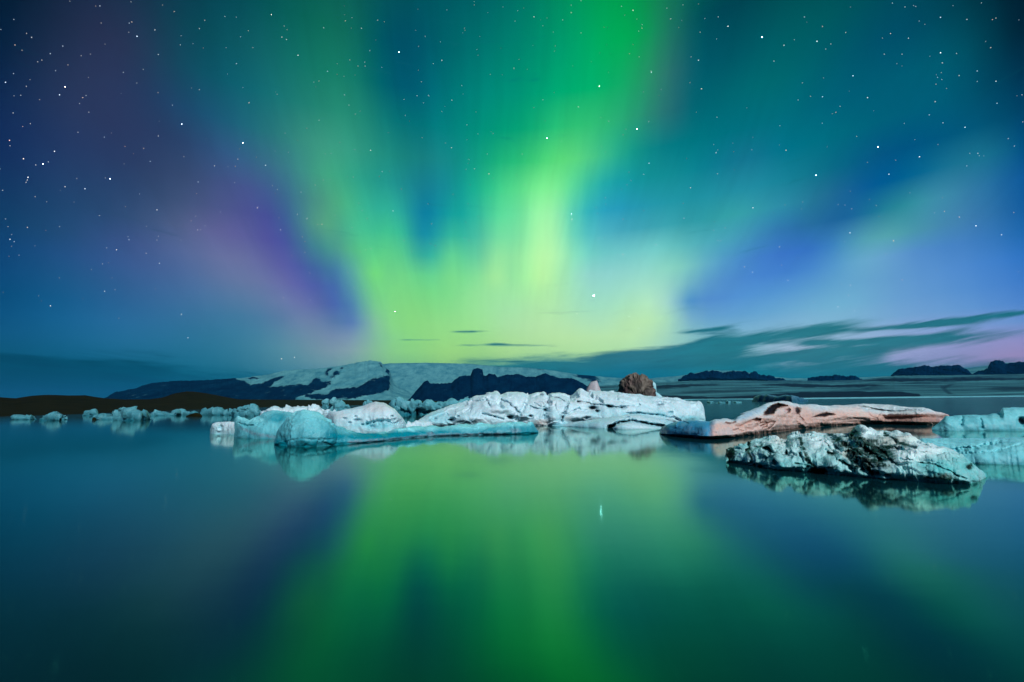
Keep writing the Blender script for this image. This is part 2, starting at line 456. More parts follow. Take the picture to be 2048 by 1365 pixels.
def rock_snow_mat(name, rock, snow, scale, rough=0.9):
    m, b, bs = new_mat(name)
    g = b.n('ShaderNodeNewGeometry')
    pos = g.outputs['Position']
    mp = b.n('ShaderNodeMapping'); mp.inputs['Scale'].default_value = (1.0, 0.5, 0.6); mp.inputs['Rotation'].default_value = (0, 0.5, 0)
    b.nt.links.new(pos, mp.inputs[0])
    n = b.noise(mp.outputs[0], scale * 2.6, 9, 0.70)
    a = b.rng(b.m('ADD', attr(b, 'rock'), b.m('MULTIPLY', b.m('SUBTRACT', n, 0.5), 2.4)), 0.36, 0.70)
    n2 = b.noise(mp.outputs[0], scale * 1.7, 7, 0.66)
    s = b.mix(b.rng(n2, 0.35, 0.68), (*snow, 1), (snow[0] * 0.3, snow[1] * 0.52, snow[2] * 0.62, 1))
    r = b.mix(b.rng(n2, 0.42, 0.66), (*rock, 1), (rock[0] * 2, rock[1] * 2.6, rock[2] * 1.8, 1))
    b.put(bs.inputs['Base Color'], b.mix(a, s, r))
    bs.inputs['Roughness'].default_value = rough
    bs.inputs['Specular IOR Level'].default_value = 0.0
    return m


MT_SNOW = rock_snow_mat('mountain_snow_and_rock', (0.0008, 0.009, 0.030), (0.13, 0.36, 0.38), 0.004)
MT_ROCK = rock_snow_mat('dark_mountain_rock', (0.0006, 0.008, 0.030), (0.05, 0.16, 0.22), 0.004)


def glacier_mat():
    m, b, bs = new_mat('banded_glacier_ice')
    g = b.n('ShaderNodeNewGeometry')
    sp = b.n('ShaderNodeSeparateXYZ'); b.nt.links.new(g.outputs['Position'], sp.inputs[0])
    v = b.xyz(b.m('MULTIPLY', sp.outputs[0], 0.0007), b.m('MULTIPLY', sp.outputs[1], 0.0016), b.m('MULTIPLY', sp.outputs[2], 0.035))
    n = b.noise(v, 1.3, 8, 0.66, 1.4)
    c = b.mix(b.rng(n, 0.38, 0.66), (0.002, 0.022, 0.045, 1), (0.085, 0.30, 0.33, 1))
    r = b.rng(b.m('ADD', attr(b, 'rock'), b.m('MULTIPLY', b.m('SUBTRACT', n, 0.5), 0.8)), 0.4, 0.7)
    b.put(bs.inputs['Base Color'], b.mix(r, c, (0.003, 0.012, 0.026, 1)))
    bs.inputs['Roughness'].default_value = 0.85
    bs.inputs['Specular IOR Level'].default_value = 0.1
    return m


GLACIER = glacier_mat()


def hill_mat():
    m, b, bs = new_mat('dark_moraine_ground')
    g = b.n('ShaderNodeNewGeometry')
    n = b.noise(g.outputs['Position'], 0.12, 6, 0.65)
    n2 = b.noise(g.outputs['Position'], 1.6, 4, 0.6)
    c = b.mix(b.rng(n, 0.35, 0.65), (0.004, 0.005, 0.0012, 1), (0.020, 0.017, 0.004, 1))
    c = b.mix(b.rng(n2, 0.5, 0.7, 0, 0.6), c, (0.006, 0.007, 0.004, 1))
    b.put(bs.inputs['Base Color'], c)
    bs.inputs['Roughness'].default_value = 0.95
    bs.inputs['Specular IOR Level'].default_value = 0.05
    return m


HILL = hill_mat()


def water_mat():
    m, b, bs = new_mat('still_lagoon_water')
    g = b.n('ShaderNodeNewGeometry')
    n = b.noise(g.outputs['Position'], 0.05, 3, 0.5)
    # green glacial meltwater: a mirror that strengthens towards grazing view, over faint scattering from silt
    b.put(bs.inputs['Base Color'], b.mix(n, (0.003, 0.145, 0.034, 1), (0.003, 0.160, 0.040, 1)))
    bs.inputs['Metallic'].default_value = 1.0
    bs.inputs['Specular Tint'].default_value = (0.64, 1.0, 0.94, 1)
    b.put(bs.inputs['Roughness'], b.rng(n, 0.3, 0.7, 0.06, 0.085))
    df = b.n('ShaderNodeBsdfDiffuse'); df.inputs[0].default_value = (0.001, 0.014, 0.019, 1)
    ad = b.n('ShaderNodeAddShader')
    b.nt.links.new(bs.outputs[0], ad.inputs[0]); b.nt.links.new(df.outputs[0], ad.inputs[1])
    ot = [q for q in m.node_tree.nodes if q.type == 'OUTPUT_MATERIAL'][0]
    b.nt.links.new(ad.outputs[0], ot.inputs[0])
    mp = b.n('ShaderNodeMapping'); mp.inputs['Scale'].default_value = (0.35, 0.9, 1.0)
    b.nt.links.new(g.outputs['Position'], mp.inputs[0])
    w = b.noise(mp.outputs[0], 1.4, 2, 0.5)
    bp = b.n('ShaderNodeBump'); bp.inputs['Strength'].default_value = 0.008; bp.inputs['Distance'].default_value = 0.2
    b.put(bp.inputs['Height'], w)
    b.nt.links.new(bp.outputs[0], bs.inputs['Normal'])
    return m


WATER = water_mat()

# ------------------------------------------------------------------ water
R_ = 45000.0
xs = np.array([-R_, -4000, -400, -60, 60, 400, 4000, R_]); ys = np.array([-R_, -4000, -400, -40, 60, 400, 4000, R_])
V = np.array([(x, y, 0.0) for x in xs for y in ys])
tag(link('water', V, grid_faces(8, 8), WATER), kind='structure')


# ------------------------------------------------------------------ mountains
def terrain(name, top, bottom, d_top, d_bot, nx, nt, mat, amp=90.0, freq=1 / 500.0, rocks=(), rock_base=0.0, bend=1.0,
            back=2500.0, jag=0.0, rock_out=120.0, seed=0.0, kind='structure', label=None, cat=None):
    tx = np.array([p[0] for p in top], float); ty = np.array([p[1] for p in top], float)
    bx = np.array([p[0] for p in bottom], float); by = np.array([p[1] for p in bottom], float)
    X = np.linspace(tx[0], tx[-1], nx)
    yt = np.interp(X, tx, ty)
    if jag: yt = yt + jag * fbm(np.stack([X / 8.0 + seed, np.full(nx, seed + 0.37), np.full(nx, 0.61)], -1), 5, 0.68)
    yb = np.maximum(np.interp(X, bx, by), yt + 0.5)
    t = np.linspace(0, 1, nt)
    PX = np.repeat(X[:, None], nt, 1)
    PY = yt[:, None] + (yb - yt)[:, None] * t[None]
    dt = np.interp(X, *zip(*d_top)) if isinstance(d_top, list) else np.full(nx, float(d_top))
    db = np.interp(X, *zip(*d_bot)) if isinstance(d_bot, list) else np.full(nx, float(d_bot))
    D = dt[:, None] + (db - dt)[:, None] * (t[None] ** bend)
    D = np.minimum(D, 1e9)
    rk = np.full(PX.shape, float(rock_base))
    wx = PX + 5.0 * fbm(np.stack([PX / 7, PY / 13, np.zeros(PX.shape) + seed], -1), 5, 0.65)
    wy = PY + 4.5 * fbm(np.stack([PX / 6, PY / 10, np.zeros(PX.shape) + seed + 8], -1), 5, 0.65)
    for sgn, poly in rocks:
        m = poly_in(wx, wy, poly)
        rk[m] = sgn
    for _ in range(7):
        rk[1:-1] = (rk[:-2] + 2 * rk[1:-1] + rk[2:]) / 4; rk[:, 1:-1] = (rk[:, :-2] + 2 * rk[:, 1:-1] + rk[:, 2:]) / 4
    d = rays(PX, PY)
    hd = np.linalg.norm(d[..., :2], axis=-1)
    P = d / hd[..., None] * D[..., None] + np.array([0, 0, CAM_H])
    q = P * freq + seed
    nz = fbm(q * np.array([1, 0.6, 1.4]), 5, 0.55, True) * amp
    edge = np.clip(t / 0.12, 0, 1)[None] * np.clip((1 - t) / 0.1, 0, 1)[None]
    D2 = D - nz * edge - rock_out * rk * edge
    P = d / hd[..., None] * D2[..., None] + np.array([0, 0, CAM_H])
    bk = d[:, :1] / hd[:, :1, None] * (D[:, :1] + back)[..., None]
    bk[..., 2] = -5.0
    P = np.concatenate([bk, P], 1)
    rk = np.concatenate([rk[:, :1], rk], 1)
    o = link(name, P, grid_faces(nx, nt + 1)[:, ::-1], mat, attrs={'rock': rk})
    return tag(o, label, cat, kind=kind)


def hz(x):
    return 803.0 - 0.0106 * (x - 1024.0)


HB = [(x, hz(x) + 1.2) for x in range(-300, 2500, 100)]
# far ice cap along the skyline
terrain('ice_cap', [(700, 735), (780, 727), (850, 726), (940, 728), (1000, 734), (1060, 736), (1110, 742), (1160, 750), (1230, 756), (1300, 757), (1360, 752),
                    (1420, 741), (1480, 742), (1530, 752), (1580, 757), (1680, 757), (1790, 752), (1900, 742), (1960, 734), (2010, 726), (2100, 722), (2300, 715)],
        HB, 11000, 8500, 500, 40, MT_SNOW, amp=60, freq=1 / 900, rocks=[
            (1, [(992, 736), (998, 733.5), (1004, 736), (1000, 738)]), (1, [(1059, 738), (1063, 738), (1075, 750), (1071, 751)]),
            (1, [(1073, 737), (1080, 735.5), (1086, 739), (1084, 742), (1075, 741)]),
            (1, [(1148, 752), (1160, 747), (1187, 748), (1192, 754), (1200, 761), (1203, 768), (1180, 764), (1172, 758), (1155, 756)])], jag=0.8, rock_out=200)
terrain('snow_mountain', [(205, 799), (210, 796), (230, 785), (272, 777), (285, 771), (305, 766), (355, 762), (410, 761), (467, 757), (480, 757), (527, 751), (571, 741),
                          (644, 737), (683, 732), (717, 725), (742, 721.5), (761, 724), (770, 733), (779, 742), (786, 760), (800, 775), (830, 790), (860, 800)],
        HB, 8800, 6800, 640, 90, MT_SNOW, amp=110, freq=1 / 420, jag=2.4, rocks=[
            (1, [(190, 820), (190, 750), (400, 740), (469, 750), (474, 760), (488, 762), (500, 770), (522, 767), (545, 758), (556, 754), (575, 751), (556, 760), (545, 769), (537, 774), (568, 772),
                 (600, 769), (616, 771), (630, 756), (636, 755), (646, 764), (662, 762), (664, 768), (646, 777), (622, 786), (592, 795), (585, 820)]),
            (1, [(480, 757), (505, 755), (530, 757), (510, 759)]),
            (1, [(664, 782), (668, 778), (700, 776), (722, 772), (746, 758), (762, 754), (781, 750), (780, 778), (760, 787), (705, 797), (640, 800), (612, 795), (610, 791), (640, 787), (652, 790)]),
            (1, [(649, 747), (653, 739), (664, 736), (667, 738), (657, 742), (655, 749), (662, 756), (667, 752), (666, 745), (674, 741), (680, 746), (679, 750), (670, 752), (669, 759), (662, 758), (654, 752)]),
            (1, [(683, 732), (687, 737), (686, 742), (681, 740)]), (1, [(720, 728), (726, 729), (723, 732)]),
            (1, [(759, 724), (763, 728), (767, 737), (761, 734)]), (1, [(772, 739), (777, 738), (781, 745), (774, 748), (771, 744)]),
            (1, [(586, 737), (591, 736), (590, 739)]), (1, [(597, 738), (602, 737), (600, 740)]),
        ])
terrain('dark_massif', [(812, 805), (817, 800), (834, 780), (847, 765), (855, 762), (860, 767), (880, 768), (903, 766), (920, 752), (941, 751), (945, 741), (955, 735), (965, 740), (967, 752), (972, 753), (978, 747), (990, 749),
                        (995, 755), (1012, 750), (1037, 749), (1050, 753), (1072, 753), (1091, 747), (1112, 755), (1144, 757), (1159, 763), (1173, 772), (1187, 783), (1215, 802)],
        HB, 6300, 5300, 420, 60, MT_ROCK, amp=110, freq=1 / 300, rock_base=1.0, jag=3.6, rock_out=0)
NUN = [
    [(1356, 759), (1360, 757), (1378, 746), (1400, 746), (1413, 742), (1440, 744), (1490, 743), (1499, 748), (1508, 742.5), (1519, 749), (1545, 752), (1570, 760), (1580, 765)],
    [(1782, 751), (1786, 749), (1797, 738), (1822, 736), (1848, 730), (1864, 735), (1890, 731), (1917, 730), (1930, 738), (1943, 747), (1948, 752)],
    [(1940, 750), (1958, 742), (1975, 737), (1982, 723), (2005, 722), (2012, 728), (2048, 724), (2120, 722), (2260, 735)],
    [(1615, 757), (1640, 752), (1680, 751.5), (1710, 752), (1724, 758)],
]
NB_ = [[(1356, 761), (1420, 757), (1470, 759), (1500, 757), (1580, 768)], [(1782, 751), (1948, 751)], [(1940, 752), (2260, 750)], [(1615, 764), (1680, 767), (1724, 765)]]
for i, (tp, bt) in enumerate(zip(NUN, NB_)):
    terrain('rock_ridge', tp, bt, 8300 - 150 * i, 8050 - 150 * i, 220, 24, MT_ROCK, amp=70, freq=1 / 200, rock_base=1.15, jag=6.0, rock_out=0, back=400, seed=3.1 * i)
terrain('glacier', [(1195, 772), (1240, 770), (1290, 767), (1336, 764), (1380, 762), (1450, 761), (1530, 762), (1577, 761), (1640, 762), (1720, 760), (1790, 752), (1880, 751), (1960, 750), (2060, 748), (2300, 744)],
        HB, 7800, 2600, 520, 70, GLACIER, amp=35, freq=1 / 900, bend=0.55, jag=1.0, rock_out=0, rocks=[
            (0.75, [(1225, 776), (1300, 772), (1380, 768), (1470, 769), (1400, 774), (1310, 778)]), (0.7, [(1500, 770), (1580, 766), (1660, 770), (1740, 768), (1800, 772), (1700, 776), (1600, 776)]), (0.6, [(1330, 784), (1420, 780), (1520, 779), (1600, 781), (1480, 786), (1380, 788)]),
            (0.75, [(1700, 763), (1780, 756), (1880, 757), (1960, 754), (2060, 756), (2060, 761), (1900, 763), (1800, 764)]), (0.6, [(1940, 778), (2000, 774), (2100, 772), (2100, 782), (2010, 784)]),
            (1, [(1470, 793), (1600, 785), (1700, 783), (1800, 784), (1840, 788), (1840, 800), (1300, 806), (1300, 800)]),
            (0.62, [(1875, 772), (1900, 768), (1960, 764), (1910, 771), (1895, 777), (1905, 786), (1925, 791), (1895, 790), (1880, 780)]),
            (1, [(1200, 806), (1200, 792), (1330, 791), (1440, 795), (1440, 806)])])
# near brown moraine hills by the left shore
HT = [(-250, 793), (-100, 796), (0, 795), (15, 796), (32, 797), (62, 792), (95, 790), (140, 791.5), (170, 791), (195, 795), (210, 797), (250, 799.5), (300, 799), (325, 795.5), (350, 787), (375, 783), (390, 784),
      (415, 787.5), (450, 794), (475, 799), (512, 799.5), (600, 800), (700, 800.5), (800, 801), (880, 802.5)]
HW = [(-250, 842), (0, 834), (150, 829), (300, 824), (450, 818), (600, 813.5), (750, 810.5), (880, 809)]
gp = lambda x, y: float(CAM_H / -rays(x, y)[2] * math.hypot(*rays(x, y)[:2]))
terrain('moraine_hill', HT, HW, [(x, gp(x, y) * 2.3 + 60) for x, y in HW], [(x, gp(x, y)) for x, y in HW], 700, 50, HILL, amp=2.2, freq=1 / 14, jag=0.5, back=120, rock_out=0, bend=0.8)


# ------------------------------------------------------------------ haze: the blue night air between here and the mountains
def box_mesh(lo, hi):
    x0, y0, z0 = lo; x1, y1, z1 = hi
    V = [(x0, y0, z0), (x1, y0, z0), (x1, y1, z0), (x0, y1, z0), (x0, y0, z1), (x1, y0, z1), (x1, y1, z1), (x0, y1, z1)]
    return V, [(0, 3, 2, 1), (4, 5, 6, 7), (0, 1, 5, 4), (1, 2, 6, 5), (2, 3, 7, 6), (3, 0, 4, 7)]


hm = bpy.data.materials.new('night_air'); hm.use_nodes = True; hm.node_tree.nodes.clear()
hb = NB(hm.node_tree)
hv = hb.n('ShaderNodeVolumePrincipled'); ho = hb.n('ShaderNodeOutputMaterial')
hv.inputs['Color'].default_value = (0.04, 0.40, 0.85, 1)
hv.inputs['Density'].default_value = 1.5e-5
hv.inputs['Anisotropy'].default_value = 0.0
hm.node_tree.links.new(hv.outputs[0], ho.inputs['Volume'])
V, F = box_mesh((-46000, -46000, -12.0), (46000, 46000, 1400.0))
tag(link('haze', V, F, hm, smooth=False), kind='stuff')

# ------------------------------------------------------------------ ice
def ground(px, py):
    d = rays(px, py)
    t = CAM_H / -d[..., 2]
    return d[..., :2] * t[..., None], d


def berg(st, nu=220, nv=80, rf=0.5, pf=(0.75, 0.75), pb=(0.8, 0.9), amp=0.06, freq=1.2, cup=0.0, cupf=2.0, jag=1.0, feats=(), stains=(),
         tint=(0.6, 0.1), tint_n=0.5, seed=0.0, depth=1.0, facet=0.0, facetf=1.5, strata=0.0, under=0.0, solid=False):
    """loft an ice body: stations are (x, waterline y, top y, depth in metres) read off the photograph; the waterline gives the distance"""
    st = np.array(st, float)
    X = np.linspace(st[0, 0], st[-1, 0], nu)
    yw = np.interp(X, st[:, 0], st[:, 1]); yt = np.interp(X, st[:, 0], st[:, 2]); dep = np.interp(X, st[:, 0], st[:, 3]) * depth
    def sm(v, fr):
        w_ = max(1, int(nu * fr)); kk = np.hanning(2 * w_ + 3)[1:-1]; kk /= kk.sum()
        return np.convolve(np.pad(v, w_, mode='reflect', reflect_type='odd'), kk, 'valid')
    dep = np.maximum(sm(dep, 0.06), 0.05); yw = sm(yw, 0.05); yt = np.minimum(sm(yt, 0.006), yw - 0.3)
    e = np.clip(np.minimum(X - X[0], X[-1] - X) / (0.02 * (X[-1] - X[0]) + 1e-9), 0, 1)
    yt = yt + jag * e * fbm(np.stack([X / 14.0 + seed, np.full(nu, seed * 1.7), np.zeros(nu)], -1), 4, 0.55)
    G, d = ground(X, yw)
    Dw = np.linalg.norm(G, axis=1)
    wl = 0.16 * np.minimum(1.0, dep) * e * fbm(np.stack([X / 26.0 - seed, np.full(nu, seed * 0.7), np.ones(nu)], -1), 3)
    h = G / Dw[:, None]
    Dr = Dw + dep * rf
    Dw = Dw + wl
    dtop = rays(X, yt)
    H = CAM_H + dtop[:, 2] / np.linalg.norm(dtop[:, :2], axis=1) * Dr
    H = np.maximum(H, 0.015)
    nb = max(6, int(nv * 0.1)); nf = int(nv * 0.62); nk = nv - nb - nf
    a = np.linspace(0, math.pi / 2, nf)
    off = rf * (1 - np.cos(a) ** pf[0]); zz = np.sin(a) ** pf[1]
    ab = np.linspace(math.pi / 2, math.pi, nk + 1)[1:]
    offb = rf + (1 - rf) * (np.abs(np.cos(ab)) ** pb[0]); zb = np.sin(ab) ** pb[1]
    sb = np.linspace(1, 0, nb, endpoint=False)
    o_all = np.concatenate([-0.04 * sb, off, offb]); z_all = np.concatenate([np.zeros(nb), zz, zb])
    skirt = np.concatenate([sb, np.zeros(nf + nk)])
    Dv = Dw[:, None] + dep[:, None] * o_all[None]
    Z = H[:, None] * z_all[None] - 0.5 * skirt[None]
    Z[:, -1] = -0.3
    P = np.concatenate([h[:, None, :] * Dv[..., None], Z[..., None]], -1)
    PX, PY = to_pix(P)
    front = np.concatenate([np.ones(nb + nf), np.clip(1 - np.arange(nk) / (0.25 * nk), 0, 1)])[None]
    N = grid_normals(P)
    s = float(np.sign((N[:, nb + nf // 2] * np.concatenate([-h, np.zeros((nu, 1))], 1)).sum()) or 1.0)
    N *= s
    size = np.clip(H / (H.max() * 0.5), 0.12, 1)[:, None]
    q = P * freq + seed * 5.3
    q = q + 0.35 * np.stack([fbm(q * 0.7 + 9, 2), fbm(q * 0.7 + 29, 2), fbm(q * 0.7 + 49, 2)], -1)
    disp = amp * (0.75 * fbm(q, 5, 0.52) + 0.30 * fbm(q * 1.7 + 31, 4, 0.5, True) - 0.1)
    if facet:
        disp = disp + facet * cells(P * facetf + 0.25 * np.stack([fbm(q, 2), fbm(q + 7, 2), fbm(q + 13, 2)], -1) + seed)
    if strata: disp = disp + strata * np.sin(P[..., 2] * 22 + 4 * fbm(P * 0.7 + seed, 2) + P[..., 0] * 1.5)
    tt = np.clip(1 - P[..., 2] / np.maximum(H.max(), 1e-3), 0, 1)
    if cup:
        d1, d2 = worley(P * cupf + 0.5 * np.stack([fbm(q, 2), fbm(q + 7, 2), fbm(q + 13, 2)], -1))
        disp = disp - cup * np.clip(0.55 - d1, 0, 1) * 1.6 + cup * 0.3 * np.clip(0.15 - (d2 - d1), 0, 1)
    dirt_and_shade = np.zeros(PX.shape); tan = np.zeros(PX.shape)  # ash streaks, plus painted shade that darkens holes, grooves and caves
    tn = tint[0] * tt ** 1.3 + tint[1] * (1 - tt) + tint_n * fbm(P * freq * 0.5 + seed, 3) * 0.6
    cut = np.zeros(PX.shape)
    wob = 1.6 * np.stack([fbm(np.stack([PX / 9, PY / 5, np.full(PX.shape, seed)], -1), 3), fbm(np.stack([PX / 9, PY / 5, np.full(PX.shape, seed + 5)], -1), 3)], 0)
    WX, WY = PX + wob[0] * 2, PY + wob[1]
    wid = np.clip(fbm(np.stack([PX / 12, PY / 12, np.full(PX.shape, seed + 11)], -1), 3), -0.6, 0.8)
    wid2 = fbm(np.stack([PX / 7, PY / 7, np.full(PX.shape, seed + 17)], -1), 3)
    if solid: wid = wid * 0.3; wid2 = np.full(PX.shape, 0.35)
    for f in feats:
        k = f[0]
        if k in ('hole', 'bump'):
            _, x, y, rx, ry, dp = f[:6]
            g = np.exp(-(((WX - x) / rx) ** 2 + ((WY - y) / ry) ** 2) ** 1.5)
            cut = cut + (dp if k == 'hole' else -dp) * g
            if k == 'hole' and len(f) > 6: dirt_and_shade = np.maximum(dirt_and_shade, 0.8 * f[6] * g ** 1.6)
        elif k == 'groove':
            _, line, w, dp = f[:4]
            sd = seg_dist(WX, WY, line) / (w * (0.85 + 0.9 * wid))
            g = np.exp(-sd ** 2)
            cut = cut + dp * g * np.clip(0.7 + 0.9 * wid2, 0.1, 1.3)
            if len(f) > 4: dirt_and_shade = np.maximum(dirt_and_shade, (1.0 if solid else 0.8) * f[4] * np.exp(-(sd * (1.1 if solid else 1.5)) ** 2) * np.clip(0.55 + 1.4 * wid2, 0, 1))
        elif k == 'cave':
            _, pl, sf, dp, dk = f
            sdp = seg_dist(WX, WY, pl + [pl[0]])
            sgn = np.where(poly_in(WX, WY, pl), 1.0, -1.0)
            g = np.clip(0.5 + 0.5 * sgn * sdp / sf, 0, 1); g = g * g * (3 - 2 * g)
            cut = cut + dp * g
            dirt_and_shade = np.maximum(dirt_and_shade, dk * g)
        elif k == 'ridge':
            _, line, w, dp = f[:4]
            cut = cut - dp * np.exp(-(seg_dist(WX, WY, line) / w) ** 2)
    cut = cut * front
    for s_ in stains:
        if s_[1] == 'poly':
            sg_ = np.where(poly_in(WX, WY, s_[2]), 1.0, -1.0) * seg_dist(WX, WY, s_[2] + [s_[2][0]])
            g = np.clip(0.5 + sg_ / 14.0, 0, 1); g = g * g * (3 - 2 * g) * s_[3]
        elif s_[1] == 'line':
            g = np.exp(-(seg_dist(WX, WY, s_[2]) / s_[4]) ** 2) * s_[3]
        else:
            x, y, rx, ry = s_[2]
            g = np.exp(-(((WX - x) / rx) ** 2 + ((WY - y) / ry) ** 2) ** 2) * s_[3]
        if s_[0] == 'tan': tan = np.maximum(tan, g)
        elif s_[0] == 'notan': tan = tan * (1 - g)
        elif s_[0] == 'dirt_and_shade': dirt_and_shade = np.maximum(dirt_and_shade, g)
        elif s_[0] == 'white': tn = tn - g
        else: tn = tn + g
    above = np.clip(P[..., 2] / 0.03, 0.0, 1)
    P = P + N * (disp * size * (0.35 + 0.65 * above))[..., None]
    if under:
        uh = np.clip(1 - P[..., 2] / (0.22 * np.maximum(H[:, None], 0.05)), 0, 1) ** 1.3
        cut = cut + under * front * uh * np.clip(0.85 + 0.5 * fbm(np.stack([PX / 16, np.zeros(PX.shape), np.full(PX.shape, seed)], -1), 3), 0.15, 1.4) * size
    P[..., :2] = P[..., :2] + h[:, None, :] * cut[..., None]
    F = grid_faces(nu, nv)
    if s > 0: F = F
    else: F = F[:, ::-1]
    return P.reshape(-1, 3), F, {'tint': np.clip(tn, 0, 1).ravel(), 'dirt_and_shade': np.clip(dirt_and_shade, 0, 1).ravel(), 'tan': np.clip(tan, 0, 1).ravel()}


def recentre(P):
    """origin at the middle of the waterline"""
    lo, hi = P.min(0), P.max(0)
    return np.array([(lo[0] + hi[0]) / 2, (lo[1] + hi[1]) / 2, 0.0])


def ice(name, label, mat, st, cat='iceberg', group=None, parent=None, **kw):
    P, F, A = berg(st, **kw)
    if parent is not None:
        return link(name, P - np.array(parent.location), F, mat, parent, A)
    c = recentre(P)
    o = link(name, P - c, F, mat, None, A)
    o.location = c
    return tag(o, label, cat, group)


def thing(name, label, cat, loc, group=None):
    o = bpy.data.objects.new(name, None)
    o.empty_display_size = 0.3
    COL.objects.link(o); o.location = loc
    return tag(o, label, cat, group)


def xy(x, y):
    g, _ = ground(np.array([x], float), np.array([y], float))
    return (float(g[0, 0]), float(g[0, 1]), 0.0)


# --- long white floe in the middle
W_TOP = [(832, 853, 845, 0.4), (840, 853, 839, 1.5), (864, 853, 826, 3), (886, 853, 818, 4), (925, 853, 808, 5), (942, 853, 801, 5), (946, 853, 796, 5), (966, 853, 789, 5), (983, 853, 787, 5), (993, 853, 785, 5), (1002, 852, 793, 5),
         (1013, 852, 787, 5), (1028, 852, 785, 5), (1047, 852, 787, 5), (1059, 852, 793, 5), (1076, 852, 787.5, 5), (1089, 852, 786, 5), (1097, 852, 792, 5), (1104, 852, 787, 5), (1127, 852, 787, 5), (1140, 851, 793, 5),
         (1146, 851, 793, 5), (1161, 850, 779, 5), (1165, 850, 777.5, 5), (1176, 850, 784, 5), (1204, 850, 785, 5), (1244, 850, 787, 5), (1266, 849, 789, 5), (1297, 848, 793.5, 5), (1329, 847, 798, 5), (1355, 845, 797, 4.5),
         (1365, 845, 801, 4), (1376, 844, 804, 3.5), (1396, 843, 805, 3), (1403, 843, 812, 2), (1409, 842, 822, 0.6), (1411, 842, 836, 0.2)]
wt = thing('iceberg', 'long white pitted iceberg with dark cracks and holes, in front of a brown boulder', 'iceberg', xy(1120, 850))
ice('body', None, ICE_WHITE, W_TOP, parent=wt, depth=1.75, nu=560, nv=180, rf=0.64, pf=(0.9, 0.8), amp=0.20, freq=0.85, cup=0.08, cupf=1.1, facet=0.22, facetf=0.55, under=0.3, jag=1.6, tint=(0.32, 0.0), tint_n=0.5, seed=1.0, feats=[
    ('groove', [(1154, 803), (1177, 803.5), (1194, 807.5), (1216, 812), (1244, 817)], 1.8, 0.75, 0.55),
    ('hole', 1185, 814.5, 8, 5, 1.3, 0.9), ('hole', 1194, 822, 5, 3, 0.9, 0.8), ('hole', 1219, 813, 7, 3.2, 0.9, 0.7), ('hole', 1246, 815, 8, 4, 0.8, 0.5),
    ('groove', [(1252, 812), (1266, 811), (1280, 810)], 1.4, 0.5, 0.5), ('hole', 1319, 811, 8, 5, 0.8, 0.6), ('groove', [(1312, 806), (1327, 805), (1341, 803)], 1.3, 0.4, 0.4),
    ('hole', 1341, 826, 6, 3, 0.5, 0.3), ('groove', [(1254, 826), (1282, 828.6), (1325, 832.5), (1344, 837), (1356, 842)], 2.0, 0.8, 0.45),
    ('groove', [(1141, 793), (1136, 809), (1130, 823), (1122, 842)], 2.6, 1.3, 0.7), ('groove', [(1056, 795), (1045, 818), (1031, 839)], 4, 0.8),
    ('groove', [(1099, 794), (1091, 818), (1088, 836)], 4, 0.7), ('groove', [(1000, 803), (1029, 814), (1037, 823)], 2.2, 0.8, 0.4),
    ('groove', [(966, 828), (985, 833), (1007, 839)], 1.8, 0.7, 0.5), ('hole', 1021, 834, 6, 4.5, 1.2, 0.8), ('hole', 903, 840, 6, 4.5, 0.9, 0.7), ('hole', 1091, 820.5, 6, 4, 0.9, 0.7),
    ('hole', 1060, 830, 4.5, 2.4, 0.7, 0.7), ('groove', [(972, 800), (976, 808), (980, 814)], 2.6, 0.9, 0.7), ('groove', [(944, 803), (957, 805), (970, 803)], 2.0, 0.6, 0.3),
    ('hole', 1155, 794, 4, 1.6, 0.5, 0.5), ('hole', 1010, 790, 12, 2, 0.5, 0.2), ('groove', [(1100, 796), (1118, 797), (1128, 806)], 1.6, 0.6, 0.4),
    ('groove', [(1160, 818), (1148, 822), (1133, 830)], 1.6, 0.5, 0.5), ('hole', 895, 829, 3.5, 2, 0.4, 0.4), ('hole', 870, 838, 4, 2, 0.4, 0.3), ('hole', 916, 834, 3, 2, 0.4, 0.4),
    ('hole', 1168, 822, 20, 3, 0.3), ('hole', 1173, 836, 6, 2.4, 0.5, 0.4), ('groove', [(1060, 812), (1075, 816), (1090, 813)], 1.6, 0.5, 0.4), ('groove', [(1068, 806), (1080, 811)], 1.4, 0.4, 0.3),
    ('bump', 1045, 828, 18, 8, 0.5), ('bump', 1000, 818, 22, 8, 0.5), ('bump', 1160, 832, 24, 9, 0.6), ('bump', 930, 835, 30, 9, 0.5), ('bump', 1108, 832, 12, 14, 0.5)],
    stains=[('tan', 'e', (1085, 846, 14, 7), 0.6), ('tan', 'e', (1136, 838, 10, 6), 0.4), ('tan', 'e', (1186, 817, 16, 7), 0.25), ('tint', 'e', (880, 838, 25, 12), 0.35), ('tint', 'e', (1380, 838, 30, 7), 0.5),
            ('tan', 'e', (1160, 805, 100, 2), 0.2), ('tint', 'e', (1290, 830, 60, 6), 0.3)])
ice('shelf', None, ICE_WHITE, [(1104, 852, 851, 0.3), (1130, 853, 848, 1.4), (1160, 855, 843, 2), (1200, 857, 838, 2.6), (1230, 857.5, 833, 3), (1262, 857, 829, 3.2), (1300, 856, 832, 3), (1330, 855, 839, 2.4), (1348, 852, 845, 1.2), (1354, 850, 848.5, 0.3)],
    parent=wt, nu=260, nv=90, rf=0.7, pf=(1.0, 1.0), amp=0.07, freq=1.0, jag=0.7, tint=(0.6, 0.25), seed=2.2, feats=[
        ('groove', [(1222, 855), (1238, 846), (1262, 842), (1290, 847), (1318, 852), (1335, 856)], 3.2, 1.6, 0.8), ('hole', 1225, 855, 9, 4, 1.5, 1.0), ('hole', 1330, 843, 7, 2, 0.4, 0.2), ('hole', 1255, 835, 8, 1.3, 0.3, 0.2)])
